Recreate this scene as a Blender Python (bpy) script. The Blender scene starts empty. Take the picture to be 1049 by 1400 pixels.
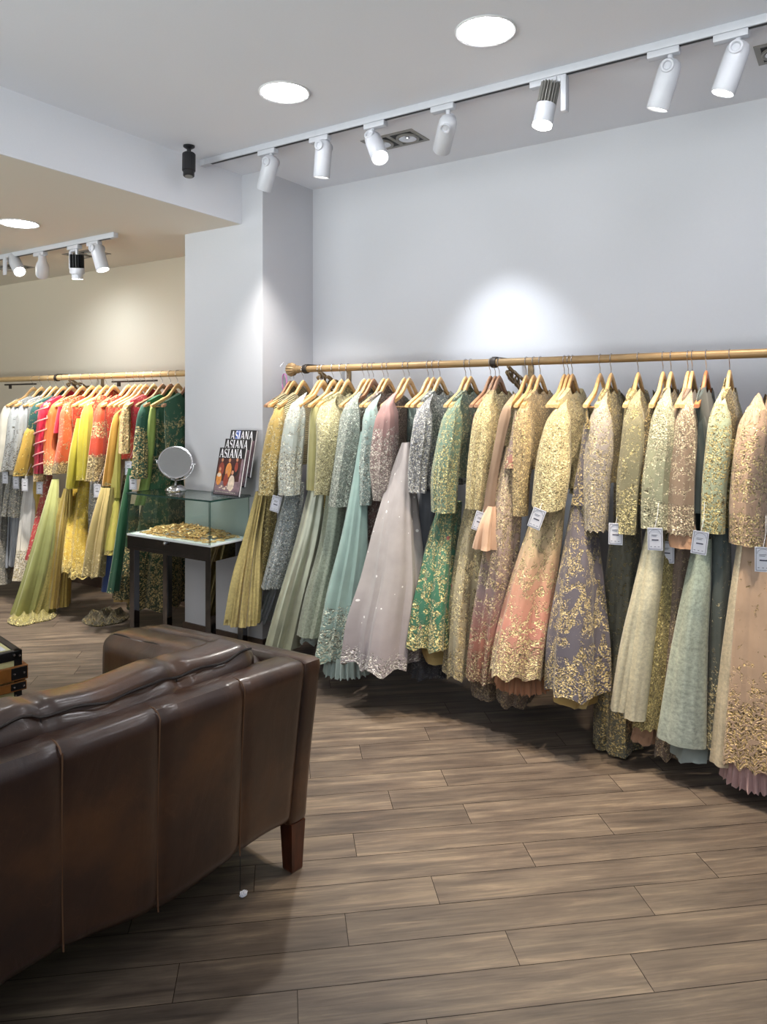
import bpy, bmesh, math, random
from mathutils import Vector, Matrix

PI = math.pi
sc = bpy.context.scene
COL = sc.collection

# ------------------------------------------------------------------ camera model (metres, eye 1.5 m above the floor)
YAW = math.radians(33.1273); FPX = 1008.0; YH = 554.668; CX = 524.5; EYE = 1.5
S, Cc = math.sin(YAW), math.cos(YAW)
def ray(px, py):
    t = (px-CX)/FPX
    return Vector((-S+t*Cc, Cc+t*S, (YH-py)/FPX))
def atY(px, py, Y):
    r = ray(px, py); return Vector((0, 0, EYE))+r*(Y/r.y)
def atX(px, py, X):
    r = ray(px, py); return Vector((0, 0, EYE))+r*(X/r.x)
def atZ(px, py, Z):
    r = ray(px, py); return Vector((0, 0, EYE))+r*((Z-EYE)/r.z)
def depth(p): return -S*p[0]+Cc*p[1]

cam = bpy.data.cameras.new('camera'); co = bpy.data.objects.new('camera', cam); COL.objects.link(co)
co.location = (0, 0, EYE); co.rotation_euler = (PI/2, 0, YAW)
cam.sensor_fit = 'VERTICAL'; cam.sensor_height = 24.0; cam.lens = FPX/1400*24.0
cam.shift_y = (YH-700)/1400.0
cam.clip_start = 0.05
sc.camera = co

# room measures
ZC, ZL = 2.9245, 2.623           # high and low ceilings
YW, YP = 3.823, 3.3385           # rack wall, pillar front
XB, XP0, XP1 = -3.226, -3.734, -3.053
YR, ZR = 3.443, 1.719            # clothes rail axis

# ------------------------------------------------------------------ mesh helpers
def lin(c):
    o = []
    for v in c[:3]:
        v = v/255.0
        o.append(v/12.92 if v <= 0.04045 else ((v+0.055)/1.055)**2.4)
    return (o[0], o[1], o[2], 1.0)

class MB:
    def __init__(s): s.v = []; s.f = []; s.m = []; s.uv = []; s.n = []
    def face(s, idx, mi=0, uv=None, nuv=None):
        s.f.append(tuple(idx)); s.m.append(mi)
        s.uv.append(uv or [(0, 0)]*len(idx)); s.n.append(nuv or [(0, 0)]*len(idx))
    def quad(s, a, b, c, d, mi=0):
        k = len(s.v); s.v += [tuple(a), tuple(b), tuple(c), tuple(d)]
        a, b, c, d = Vector(a), Vector(b), Vector(c), Vector(d)
        w, h = (b-a).length, (d-a).length
        s.face((k, k+1, k+2, k+3), mi, [(0, 0), (w, 0), (w, h), (0, h)], [(0, 0), (1, 0), (1, 1), (0, 1)])
    def box(s, lo, hi, mi=0, M=None):
        x0, y0, z0 = lo; x1, y1, z1 = hi
        P = [Vector(p) for p in ((x0,y0,z0),(x1,y0,z0),(x1,y1,z0),(x0,y1,z0),(x0,y0,z1),(x1,y0,z1),(x1,y1,z1),(x0,y1,z1))]
        if M is not None: P = [M @ p for p in P]
        for q in ((3,2,1,0),(4,5,6,7),(0,1,5,4),(1,2,6,5),(2,3,7,6),(3,0,4,7)):
            s.quad(*[P[i] for i in q], mi=mi)
    def cbox(s, lo, hi, b=0.006, mi=0, M=None, seg=2):
        bm = bmesh.new(); bmesh.ops.create_cube(bm, size=1)
        for v in bm.verts:
            v.co = Vector([(lo[i]+hi[i])/2+v.co[i]*(hi[i]-lo[i]) for i in range(3)])
        b = min(b, 0.45*min(abs(hi[i]-lo[i]) for i in range(3)))
        bmesh.ops.bevel(bm, geom=bm.edges[:], offset=b, segments=seg, affect='EDGES', profile=0.5)
        if M is not None: bmesh.ops.transform(bm, matrix=M, verts=bm.verts)
        s.addbm(bm, mi)
    def addbm(s, bm, mi=0):
        k = len(s.v); bm.verts.index_update()
        s.v += [tuple(v.co) for v in bm.verts]
        for f in bm.faces:
            s.face([k+v.index for v in f.verts], mi, [(v.co.x+v.co.y*.3, v.co.z+v.co.y*.3) for v in f.verts])
        bm.free()
    def loft(s, rows, close=True, mi=0, cap0=False, cap1=False):
        k = len(s.v); n = len(rows[0]); m = len(rows)
        for r in rows: s.v += [tuple(p) for p in r]
        circ = sum((Vector(rows[m//2][j])-Vector(rows[m//2][(j+1) % n])).length for j in range(n if close else n-1)) or 1
        L = [0.0]
        for i in range(1, m):
            L.append(L[-1]+sum((Vector(rows[i][j])-Vector(rows[i-1][j])).length for j in range(0, n, max(1, n//4)))/len(range(0, n, max(1, n//4))))
        T = L[-1] or 1
        nn = n if close else n-1
        for i in range(m-1):
            for j in range(nn):
                j2 = (j+1) % n
                u0, u1 = j/nn, (j+1)/nn
                s.face((k+i*n+j, k+i*n+j2, k+(i+1)*n+j2, k+(i+1)*n+j), mi,
                       [(u0*circ, L[i]), (u1*circ, L[i]), (u1*circ, L[i+1]), (u0*circ, L[i+1])],
                       [(u0, L[i]/T), (u1, L[i]/T), (u1, L[i+1]/T), (u0, L[i+1]/T)])
        if cap0: s.face([k+j for j in range(n)][::-1], mi)
        if cap1: s.face([k+(m-1)*n+j for j in range(n)], mi)
    def rod(s, pts, r, n=10, mi=0, cap=True):
        pts = [Vector(p) for p in pts]
        if not hasattr(r, '__len__'): r = [r]*len(pts)
        rows = []; up = None
        for i, p in enumerate(pts):
            d = (pts[min(i+1, len(pts)-1)]-pts[max(i-1, 0)]).normalized()
            if up is None: up = Vector((0, 0, 1)) if abs(d.z) < .9 else Vector((1, 0, 0))
            x = up.cross(d).normalized(); y = d.cross(x).normalized(); up = y
            rows.append([p+(x*math.cos(2*PI*j/n)+y*math.sin(2*PI*j/n))*r[i] for j in range(n)])
        s.loft(rows, True, mi, cap, cap)
    def lathe(s, prof, M=None, n=28, mi=0):
        rows = []
        for r, z in prof:
            row = [Vector((r*math.cos(2*PI*j/n), r*math.sin(2*PI*j/n), z)) for j in range(n)]
            rows.append([M @ p for p in row] if M is not None else row)
        s.loft(rows, True, mi, prof[0][0] < .006, prof[-1][0] < .006)
    def build(s, name, mats, parent=None, smooth=True, origin=None):
        me = bpy.data.meshes.new(name)
        vv = s.v
        if origin is not None:
            vv = [(a-origin[0], b-origin[1], c-origin[2]) for a, b, c in s.v]
        me.from_pydata(vv, [], s.f)
        if not isinstance(mats, (list, tuple)): mats = [mats]
        for m in mats: me.materials.append(m)
        me.polygons.foreach_set('material_index', s.m)
        me.polygons.foreach_set('use_smooth', [smooth]*len(s.f))
        for nm, src in (('UVMap', s.uv), ('Along', s.n)):
            l = me.uv_layers.new(name=nm)
            l.data.foreach_set('uv', [c for f in src for p in f for c in p])
        me.validate(); me.update()
        if smooth:
            try: me.set_sharp_from_angle(angle=math.radians(40))
            except Exception: pass
        o = bpy.data.objects.new(name, me); COL.objects.link(o)
        if parent is not None:
            o.parent = parent
            o.matrix_parent_inverse = Matrix.Translation(-Vector(parent.location)) if origin is None else Matrix()
        elif origin is not None: o.location = origin
        return o

def tag(o, label, cat, group=None, kind=None):
    if label: o['label'] = label
    if cat: o['category'] = cat
    if group: o['group'] = group
    if kind: o['kind'] = kind
    return o
def thing(name, loc, label, cat, group=None):
    o = bpy.data.objects.new(name, None); COL.objects.link(o); o.location = loc
    o.empty_display_size = .1
    return tag(o, label, cat, group)
def struct(o): o['kind'] = 'structure'; return o

# ------------------------------------------------------------------ materials
def newmat(name):
    m = bpy.data.materials.new(name); m.use_nodes = True
    nt = m.node_tree; nt.nodes.clear()
    out = nt.nodes.new('ShaderNodeOutputMaterial'); b = nt.nodes.new('ShaderNodeBsdfPrincipled')
    nt.links.new(b.outputs[0], out.inputs[0])
    return m, nt, b
def N(nt, t, **kw):
    n = nt.nodes.new(t)
    for k, v in kw.items():
        if k.startswith('i_'): n.inputs[int(k[2:]) if k[2:].isdigit() else k[2:]].default_value = v
        else: setattr(n, k, v)
    return n
def math_(nt, op, a, b=None, clamp=False):
    n = nt.nodes.new('ShaderNodeMath'); n.operation = op; n.use_clamp = clamp
    for i, x in enumerate((a, b)):
        if x is None: continue
        if hasattr(x, 'links') or hasattr(x, 'is_linked'): nt.links.new(x, n.inputs[i])
        else: n.inputs[i].default_value = x
    return n.outputs[0]
def ramp(nt, fac, stops, interp='LINEAR'):
    n = nt.nodes.new('ShaderNodeValToRGB'); cr = n.color_ramp; cr.interpolation = interp
    while len(cr.elements) > 1: cr.elements.remove(cr.elements[-1])
    for i, (p, c) in enumerate(stops):
        e = cr.elements[0] if i == 0 else cr.elements.new(p)
        e.position = p; e.color = c if len(c) == 4 else (c[0], c[1], c[2], 1)
    nt.links.new(fac, n.inputs[0]); return n.outputs[0]
def mix(nt, fac, a, b, mode='MIX'):
    n = nt.nodes.new('ShaderNodeMix'); n.data_type = 'RGBA'; n.blend_type = mode
    for sock, x in ((n.inputs[0], fac), (n.inputs[6], a), (n.inputs[7], b)):
        if hasattr(x, 'is_linked'): nt.links.new(x, sock)
        else: sock.default_value = x
    return n.outputs[2]
def simple(name, rgb, rough=.5, metal=0.0, noise=0.0, scale=30, bump=0.0, spec=.5, coat=0):
    m, nt, b = newmat(name)
    b.inputs['Roughness'].default_value = rough; b.inputs['Metallic'].default_value = metal
    b.inputs['Specular IOR Level'].default_value = spec; b.inputs['Coat Weight'].default_value = coat
    c = lin(rgb)
    tc = N(nt, 'ShaderNodeTexCoord'); nz = N(nt, 'ShaderNodeTexNoise'); nz.inputs['Scale'].default_value = scale
    nz.inputs['Detail'].default_value = 4
    nt.links.new(tc.outputs['Object'], nz.inputs['Vector'])
    k = max(noise, .02)
    col = ramp(nt, nz.outputs[0], [(.3, [v*(1-k) for v in c[:3]]), (.7, [min(1, v*(1+k)) for v in c[:3]])])
    nt.links.new(col, b.inputs['Base Color'])
    if bump:
        bp = N(nt, 'ShaderNodeBump'); bp.inputs['Strength'].default_value = bump; bp.inputs['Distance'].default_value = .004
        nt.links.new(nz.outputs[0], bp.inputs['Height']); nt.links.new(bp.outputs[0], b.inputs['Normal'])
    return m
def emit(name, rgb, s):
    m = bpy.data.materials.new(name); m.use_nodes = True; nt = m.node_tree; nt.nodes.clear()
    o = nt.nodes.new('ShaderNodeOutputMaterial'); e = nt.nodes.new('ShaderNodeEmission')
    e.inputs[0].default_value = lin(rgb); e.inputs[1].default_value = s; nt.links.new(e.outputs[0], o.inputs[0]); return m
def glassmat(name, tint, gl=.06):
    m = bpy.data.materials.new(name); m.use_nodes = True; nt = m.node_tree; nt.nodes.clear()
    o = nt.nodes.new('ShaderNodeOutputMaterial'); t = nt.nodes.new('ShaderNodeBsdfTransparent'); g = nt.nodes.new('ShaderNodeBsdfGlossy')
    t.inputs[0].default_value = lin(tint); g.inputs[1].default_value = .02
    lw = nt.nodes.new('ShaderNodeLayerWeight'); lw.inputs[0].default_value = .5
    mx = nt.nodes.new('ShaderNodeMixShader')
    pw = math_(nt, 'ADD', math_(nt, 'MULTIPLY', math_(nt, 'POWER', lw.outputs['Facing'], 5.0), .8), .03)
    nt.links.new(pw, mx.inputs[0]); nt.links.new(t.outputs[0], mx.inputs[1]); nt.links.new(g.outputs[0], mx.inputs[2])
    nt.links.new(mx.outputs[0], o.inputs[0]); return m

_fab = {}
GOLD = (212, 190, 128); PALEGOLD = (226, 214, 170); SILVER = (205, 208, 206); CHAMP = (222, 200, 160); IVORY = (240, 232, 205)
def fabric(cols, emb=None, dens=None, size=150, motif=24, rough=.65, metal=0.0, emetal=.38, erough=.34, weave=0.0, stripes=0, sheen=.2, dots=None, garland=None):
    """Cloth dyed along its length (cols: one colour or stops), worked with sequins of colour emb as thick as dens says."""
    if isinstance(cols[0], (int, float)): cols = [(0, cols)]
    key = (tuple(map(tuple, cols)), emb, tuple(dens) if dens else None, size, motif, rough, metal, emetal, weave, stripes, dots, garland)
    if key in _fab: return _fab[key]
    m, nt, b = newmat('fabric')
    uv = N(nt, 'ShaderNodeUVMap', uv_map='UVMap').outputs[0]
    nuv = N(nt, 'ShaderNodeUVMap', uv_map='Along').outputs[0]
    oi = N(nt, 'ShaderNodeObjectInfo')
    off = N(nt, 'ShaderNodeVectorMath', operation='ADD'); nt.links.new(uv, off.inputs[0])
    cmb = N(nt, 'ShaderNodeCombineXYZ'); nt.links.new(math_(nt, 'MULTIPLY', oi.outputs['Random'], 37.0), cmb.inputs[0]); nt.links.new(cmb.outputs[0], off.inputs[1])
    uvo = off.outputs[0]
    sep = N(nt, 'ShaderNodeSeparateXYZ'); nt.links.new(nuv, sep.inputs[0]); vn = sep.outputs[1]
    base = ramp(nt, vn, [(p, [v*.72 for v in lin(c)[:3]]) for p, c in cols])
    nz = N(nt, 'ShaderNodeTexNoise'); nz.inputs['Scale'].default_value = 9; nz.inputs['Detail'].default_value = 3; nt.links.new(uvo, nz.inputs['Vector'])
    base = mix(nt, 1.0, base, ramp(nt, nz.outputs[0], [(.3, (.86, .86, .86)), (.7, (1.08, 1.08, 1.08))]), 'MULTIPLY')
    height = None
    if weave:
        wz = N(nt, 'ShaderNodeTexNoise'); wz.inputs['Scale'].default_value = 70; wz.inputs['Detail'].default_value = 6; wz.inputs['Roughness'].default_value = .75
        nt.links.new(uvo, wz.inputs['Vector'])
        base = mix(nt, weave, base, ramp(nt, wz.outputs[0], [(.38, (.45, .45, .42)), (.62, (1.35, 1.33, 1.25))]), 'MULTIPLY')
        height = math_(nt, 'MULTIPLY', wz.outputs[0], .5)
    if stripes:
        su = N(nt, 'ShaderNodeSeparateXYZ'); nt.links.new(uv, su.inputs[0])
        wv = math_(nt, 'SINE', math_(nt, 'MULTIPLY', su.outputs[1], stripes))
        base = mix(nt, math_(nt, 'MULTIPLY', math_(nt, 'GREATER_THAN', wv, .1), .75), base, lin((120, 112, 88)))
        height = wv
    bmp = None
    if emb:
        dens = dens or [(0, .5), (1, .5)]
        D = ramp(nt, vn, [(p, (d**.72, d**.72, d**.72)) for p, d in dens])
        pz = N(nt, 'ShaderNodeTexNoise'); pz.inputs['Scale'].default_value = motif*1.5; pz.inputs['Detail'].default_value = 5; pz.inputs['Roughness'].default_value = .68; pz.inputs['Distortion'].default_value = .8
        nt.links.new(uvo, pz.inputs['Vector'])
        pn = math_(nt, 'ADD', math_(nt, 'MULTIPLY', math_(nt, 'SUBTRACT', pz.outputs[0], .5), 2.6), .5, True)
        mk = math_(nt, 'MULTIPLY', math_(nt, 'SUBTRACT', D, pn), 7.0, True)
        if garland:
            rows_, per, wd, v0 = garland
            su = N(nt, 'ShaderNodeSeparateXYZ'); nt.links.new(uv, su.inputs[0])
            lob = math_(nt, 'ABSOLUTE', math_(nt, 'SINE', math_(nt, 'MULTIPLY', su.outputs[0], per)))
            jit = math_(nt, 'MULTIPLY', nz.outputs[0], .5)
            gl = math_(nt, 'FRACT', math_(nt, 'ADD', math_(nt, 'ADD', math_(nt, 'MULTIPLY', su.outputs[1], rows_), jit), math_(nt, 'MULTIPLY', math_(nt, 'SUBTRACT', 1.0, lob), .62)))
            gm = math_(nt, 'LESS_THAN', math_(nt, 'ABSOLUTE', math_(nt, 'SUBTRACT', gl, .5)), math_(nt, 'MULTIPLY', pz.outputs[0], wd*2))
            gm = math_(nt, 'MULTIPLY', gm, math_(nt, 'GREATER_THAN', vn, v0))
            mk = math_(nt, 'MAXIMUM', mk, math_(nt, 'MULTIPLY', gm, .9))
        vo = N(nt, 'ShaderNodeTexVoronoi'); vo.inputs['Scale'].default_value = size*1.25; nt.links.new(uvo, vo.inputs['Vector'])
        bead = math_(nt, 'MULTIPLY', math_(nt, 'SUBTRACT', .66, vo.outputs['Distance']), 5.0, True)
        mk = math_(nt, 'MULTIPLY', mk, bead)
        sc_ = N(nt, 'ShaderNodeSeparateColor'); nt.links.new(vo.outputs['Color'], sc_.inputs[0])
        cz = N(nt, 'ShaderNodeTexNoise'); cz.inputs['Scale'].default_value = 75; cz.inputs['Detail'].default_value = 3; cz.inputs['Distortion'].default_value = 1.2
        nt.links.new(uvo, cz.inputs['Vector'])
        e = lin(emb)
        ec = ramp(nt, sc_.outputs[0], [(0, [v*.28 for v in e[:3]]), (.35, [v*.8 for v in e[:3]]), (.75, e), (1, [min(1, v*1.3+.12) for v in e[:3]])])
        ec = mix(nt, 1.0, ec, ramp(nt, cz.outputs[0], [(.38, (.20, .18, .14)), (.5, (.86, .84, .8)), (.66, (1.3, 1.3, 1.28))]), 'MULTIPLY')  # shade in the beadwork crevices, multiplied into the colour
        base = mix(nt, mk, base, ec)
        nt.links.new(math_(nt, 'MAXIMUM', math_(nt, 'MULTIPLY', mk, emetal), metal), b.inputs['Metallic'])
        rr = N(nt, 'ShaderNodeMix'); nt.links.new(mk, rr.inputs[0]); rr.inputs[2].default_value = rough; rr.inputs[3].default_value = erough
        nt.links.new(rr.outputs[0], b.inputs['Roughness'])
        h = math_(nt, 'MULTIPLY', mk, math_(nt, 'ADD', math_(nt, 'MULTIPLY', cz.outputs[0], 2.4), math_(nt, 'MULTIPLY', sc_.outputs[1], 1.1)))
        height = h if height is None else math_(nt, 'ADD', h, height)
    else:
        b.inputs['Metallic'].default_value = metal; b.inputs['Roughness'].default_value = rough
    if dots:
        dc, dscale, dr = dots
        fv = N(nt, 'ShaderNodeTexVoronoi'); fv.inputs['Scale'].default_value = dscale; nt.links.new(uvo, fv.inputs['Vector'])
        ds = N(nt, 'ShaderNodeSeparateColor'); nt.links.new(fv.outputs['Color'], ds.inputs[0])
        fm = math_(nt, 'LESS_THAN', fv.outputs['Distance'], math_(nt, 'MULTIPLY', math_(nt, 'POWER', ds.outputs[0], 2.0), dr))
        base = mix(nt, fm, base, lin(dc)); height = fm if height is None else math_(nt, 'ADD', height, fm)
    nt.links.new(base, b.inputs['Base Color'])
    b.inputs['Sheen Weight'].default_value = sheen
    if height is not None:
        bp = N(nt, 'ShaderNodeBump'); bp.inputs['Strength'].default_value = .7; bp.inputs['Distance'].default_value = .0035
        nt.links.new(height, bp.inputs['Height']); nt.links.new(bp.outputs[0], b.inputs['Normal'])
    _fab[key] = m
    return m

def wallmat(name, rgb):
    m, nt, b = newmat(name)
    tc = N(nt, 'ShaderNodeTexCoord'); nz = N(nt, 'ShaderNodeTexNoise'); nz.inputs['Scale'].default_value = 120
    nt.links.new(tc.outputs['Object'], nz.inputs['Vector'])
    c = lin(rgb)
    nt.links.new(ramp(nt, nz.outputs[0], [(.3, [v*.985 for v in c[:3]]), (.7, c)]), b.inputs['Base Color'])
    b.inputs['Roughness'].default_value = .8
    bp = N(nt, 'ShaderNodeBump'); bp.inputs['Strength'].default_value = .04; bp.inputs['Distance'].default_value = .002
    nt.links.new(nz.outputs[0], bp.inputs['Height']); nt.links.new(bp.outputs[0], b.inputs['Normal'])
    return m

def woodplank():
    m, nt, b = newmat('floor_planks')
    uv = N(nt, 'ShaderNodeUVMap', uv_map='UVMap').outputs[0]
    rnd = N(nt, 'ShaderNodeAttribute', attribute_name='plank'); rv = rnd.outputs['Fac']
    cmb = N(nt, 'ShaderNodeCombineXYZ'); nt.links.new(math_(nt, 'MULTIPLY', rv, 91.0), cmb.inputs[2])
    ad = N(nt, 'ShaderNodeVectorMath', operation='ADD'); nt.links.new(uv, ad.inputs[0]); nt.links.new(cmb.outputs[0], ad.inputs[1])
    mp = N(nt, 'ShaderNodeMapping'); mp.inputs['Scale'].default_value = (1.6, 16, 1); nt.links.new(ad.outputs[0], mp.inputs[0])
    n1 = N(nt, 'ShaderNodeTexNoise'); n1.inputs['Scale'].default_value = 1.6; n1.inputs['Detail'].default_value = 8; n1.inputs['Roughness'].default_value = .62; n1.inputs['Distortion'].default_value = .5
    nt.links.new(mp.outputs[0], n1.inputs['Vector'])
    mp2 = N(nt, 'ShaderNodeMapping'); mp2.inputs['Scale'].default_value = (3, 120, 1); nt.links.new(ad.outputs[0], mp2.inputs[0])
    n2 = N(nt, 'ShaderNodeTexNoise'); n2.inputs['Scale'].default_value = 1.3; n2.inputs['Detail'].default_value = 5; nt.links.new(mp2.outputs[0], n2.inputs['Vector'])
    c1 = ramp(nt, n1.outputs[0], [(.28, lin((58, 50, 45))), (.43, lin((80, 71, 63))), (.55, lin((94, 84, 74))), (.72, lin((122, 110, 95)))])
    c2 = mix(nt, .55, c1, ramp(nt, n2.outputs[0], [(.3, (.62, .6, .58)), (.65, (1.12, 1.1, 1.08))]), 'MULTIPLY')
    mp3 = N(nt, 'ShaderNodeMapping'); mp3.inputs['Scale'].default_value = (2.2, 5, 1); nt.links.new(ad.outputs[0], mp3.inputs[0])
    n3 = N(nt, 'ShaderNodeTexNoise'); n3.inputs['Scale'].default_value = 2.2; n3.inputs['Detail'].default_value = 3; nt.links.new(mp3.outputs[0], n3.inputs['Vector'])
    c3 = mix(nt, 1.0, c2, ramp(nt, n3.outputs[0], [(.3, (.78, .74, .74)), (.68, (1.1, 1.1, 1.1))]), 'MULTIPLY')
    c4 = mix(nt, 1.0, c3, ramp(nt, rv, [(0, (.84, .82, .8)), (.5, (1, .98, .95)), (1, (1.12, 1.1, 1.06))]), 'MULTIPLY')
    nt.links.new(c4, b.inputs['Base Color'])
    b.inputs['Roughness'].default_value = .5
    bp = N(nt, 'ShaderNodeBump'); bp.inputs['Strength'].default_value = .25; bp.inputs['Distance'].default_value = .002
    nt.links.new(n2.outputs[0], bp.inputs['Height']); nt.links.new(bp.outputs[0], b.inputs['Normal'])
    return m

def leather():
    m, nt, b = newmat('leather')
    tc = N(nt, 'ShaderNodeTexCoord')
    n1 = N(nt, 'ShaderNodeTexNoise'); n1.inputs['Scale'].default_value = 3.6; n1.inputs['Detail'].default_value = 4; n1.inputs['Roughness'].default_value = .5
    n2 = N(nt, 'ShaderNodeTexNoise'); n2.inputs['Scale'].default_value = 55; n2.inputs['Detail'].default_value = 5
    v = N(nt, 'ShaderNodeTexVoronoi', feature='DISTANCE_TO_EDGE'); v.inputs['Scale'].default_value = 160
    mp = N(nt, 'ShaderNodeMapping'); mp.inputs['Scale'].default_value = (1, 1, .35); mp.inputs['Rotation'].default_value = (.5, .9, 0)
    n3 = N(nt, 'ShaderNodeTexNoise'); n3.inputs['Scale'].default_value = 9; n3.inputs['Detail'].default_value = 3; n3.inputs['Distortion'].default_value = 1.2
    for x in (n1, n2, v, mp): nt.links.new(tc.outputs['Object'], x.inputs['Vector'])
    nt.links.new(mp.outputs[0], n3.inputs['Vector'])
    c = ramp(nt, n1.outputs[0], [(.3, lin((42, 26, 21))), (.5, lin((60, 38, 26))), (.68, lin((88, 56, 33)))])
    c = mix(nt, ramp(nt, n3.outputs[0], [(.497, (0, 0, 0)), (.5, (.10, .10, .10)), (.503, (0, 0, 0))]), c, lin((120, 88, 64)))
    c = mix(nt, .5, c, ramp(nt, n2.outputs[0], [(.3, (.85, .85, .85)), (.7, (1.1, 1.1, 1.1))]), 'MULTIPLY')
    nt.links.new(c, b.inputs['Base Color'])
    nt.links.new(ramp(nt, n1.outputs[0], [(.3, (.30,)*3), (.7, (.38,)*3)]), b.inputs['Roughness'])
    b.inputs['Specular IOR Level'].default_value = .55; b.inputs['Coat Weight'].default_value = .35; b.inputs['Coat Roughness'].default_value = .18
    h = math_(nt, 'ADD', math_(nt, 'MULTIPLY', n3.outputs[0], 1.2), math_(nt, 'MULTIPLY', v.outputs['Distance'], .12))
    h = math_(nt, 'ADD', h, math_(nt, 'MULTIPLY', n1.outputs[0], .8))
    bp = N(nt, 'ShaderNodeBump'); bp.inputs['Strength'].default_value = .35; bp.inputs['Distance'].default_value = .006
    nt.links.new(h, bp.inputs['Height']); nt.links.new(bp.outputs[0], b.inputs['Normal'])
    return m

def woodmat(name, a, c, rough=.4, axis=(30, 3, 30)):
    m, nt, b = newmat(name)
    tc = N(nt, 'ShaderNodeTexCoord'); mp = N(nt, 'ShaderNodeMapping'); mp.inputs['Scale'].default_value = axis
    nt.links.new(tc.outputs['Object'], mp.inputs[0])
    n = N(nt, 'ShaderNodeTexNoise'); n.inputs['Scale'].default_value = 3; n.inputs['Detail'].default_value = 5; nt.links.new(mp.outputs[0], n.inputs['Vector'])
    nt.links.new(ramp(nt, n.outputs[0], [(.3, lin(a)), (.7, lin(c))]), b.inputs['Base Color'])
    b.inputs['Roughness'].default_value = rough; b.inputs['Coat Weight'].default_value = .15
    return m

M_wall = wallmat('wall_paint', (196, 197, 203))
M_wallw = wallmat('wall_lit_warm', (198, 188, 170))  # warm lamp tint of the left bay mixed into the wall colour
M_ceil = wallmat('ceiling_paint', (226, 228, 235))
M_ceilw = wallmat('ceiling_lit_warm', (222, 216, 204))  # same warm light put into the lower ceiling's colour
M_floor = woodplank()
M_gap = simple('floor_gap', (38, 30, 25), .9)
M_base = simple('baseboard', (74, 58, 48), .5, noise=.15)
M_leather = leather()
M_legwood = woodmat('leg_wood', (50, 24, 14), (84, 42, 24), .35, (20, 20, 4))
M_pine = woodmat('hanger_wood', (206, 160, 102), (228, 186, 128))
M_pined = woodmat('hanger_wood_brown_shaded', (142, 104, 78), (170, 128, 96))  # brown wood; on some hangers it paints in backlight shade
M_orange = woodmat('hanger_wood_orange', (160, 96, 58), (186, 116, 70))
M_steel = simple('steel', (190, 190, 195), .25, 1.0)
M_rail = simple('rail_gold', (146, 120, 84), .45, .3, noise=.08, scale=20)
M_raill = simple('rail_pale_wood', (186, 156, 110), .45, .1, noise=.08, scale=20)
M_iron = simple('dark_iron', (58, 52, 48), .5, .6, noise=.2)
M_bronze = simple('bronze_scroll', (122, 102, 74), .5, .4, noise=.3, scale=60, bump=.3)
M_white = simple('white_metal', (192, 194, 201), .4, noise=.02)
M_trim = simple('lamp_trim', (205, 205, 206), .4)
M_greytrim = simple('grey_trim', (140, 138, 134), .5, .3)
M_black = simple('black_plastic', (22, 22, 26), .45)
M_slot = simple('track_slot', (16, 16, 18), .6)
M_panel = emit('downlight_glow', (250, 250, 255), 30.0)
M_lens = emit('lens_glow', (255, 250, 240), 14.0)
M_lensdim = emit('lens_glow_dim', (255, 250, 240), 3.0)
M_chrome = simple('chrome', (112, 112, 116), .05, 1.0)
M_chromew = simple('polished_steel', (205, 205, 208), .16, 1.0)
M_mirror = simple('mirror', (186, 188, 188), .01, 1.0)
M_glass = glassmat('clear_glass', (249, 253, 251))
M_glassedge = simple('glass_edge', (40, 72, 66), .15)
M_acryl = glassmat('acrylic', (240, 244, 246))
M_shelf = simple('white_shelf', (232, 238, 240), .4)
M_jewel = simple('gold_jewellery', (216, 180, 120), .4, .25, noise=.35, scale=90)
M_jewel2 = simple('gold_jewellery_dark', (178, 138, 84), .4, .3, noise=.35, scale=90)
M_card = simple('tag_card', (222, 224, 234), .6)
M_ink = simple('tag_ink', (70, 72, 92), .7)
M_paper = simple('magazine_pages', (228, 228, 230), .6)
M_seam = simple('seam_thread', (96, 66, 44), .7)
M_pipe = simple('seam_piping', (34, 24, 20), .5)

# ------------------------------------------------------------------ room shell
X0, X1, Y0 = -7.6, 2.4, -2.8
def slab(name, lo, hi, mat):
    b = MB(); b.box(lo, hi); return struct(b.build(name, mat, smooth=False))
slab('wall_back', (XP1-.2, YW, 0), (X1, YW+.12, ZC), M_wall)
slab('wall_back_left', (X0, YW, 0), (XP1-.2, YW+.12, ZC), M_wallw)  # same wall as wall_back, split to carry the painted warm light
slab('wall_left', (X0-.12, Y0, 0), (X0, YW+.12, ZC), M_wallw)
slab('wall_right', (X1, Y0, 0), (X1+.12, YW+.12, ZC), M_wall)
# shop front behind the camera: unseen wall, its wide window added to brighten the room
WX0, WX1, WZ0, WZ1 = -6.6, 1.8, .25, 2.5
b = MB()
b.box((X0-.12, Y0-.12, 0), (X1+.12, Y0, WZ0)); b.box((X0-.12, Y0-.12, WZ1), (X1+.12, Y0, ZC)); b.box((X0-.12, Y0-.12, WZ0), (WX0, Y0, WZ1)); b.box((WX1, Y0-.12, WZ0), (X1+.12, Y0, WZ1))
struct(b.build('wall_front', M_wall, smooth=False))
b = MB()
for i in range(5):
    x = WX0+(WX1-WX0)*i/4; b.box((x-.03, Y0-.09, WZ0), (x+.03, Y0-.03, WZ1))
b.box((WX0, Y0-.09, WZ0), (WX1, Y0-.03, WZ0+.05)); b.box((WX0, Y0-.09, WZ1-.05), (WX1, Y0-.03, WZ1))
wf = struct(b.build('added_window_1', M_greytrim, smooth=False))
b = MB(); b.box((WX0, Y0-.065, WZ0), (WX1, Y0-.058, WZ1)); b.build('added_window_pane', M_glass, wf, smooth=False)
slab('wall_pillar', (XP0, YP, 0), (XP1, YW, ZC), M_wall)
slab('ceiling', (XB-.3, Y0-.12, ZC), (X1+.12, YW+.12, ZC+.1), M_ceil)
slab('ceiling_lower', (X0-.12, Y0-.12, ZL), (XB-.008, YW+.12, ZC+.1), M_ceilw)
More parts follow.
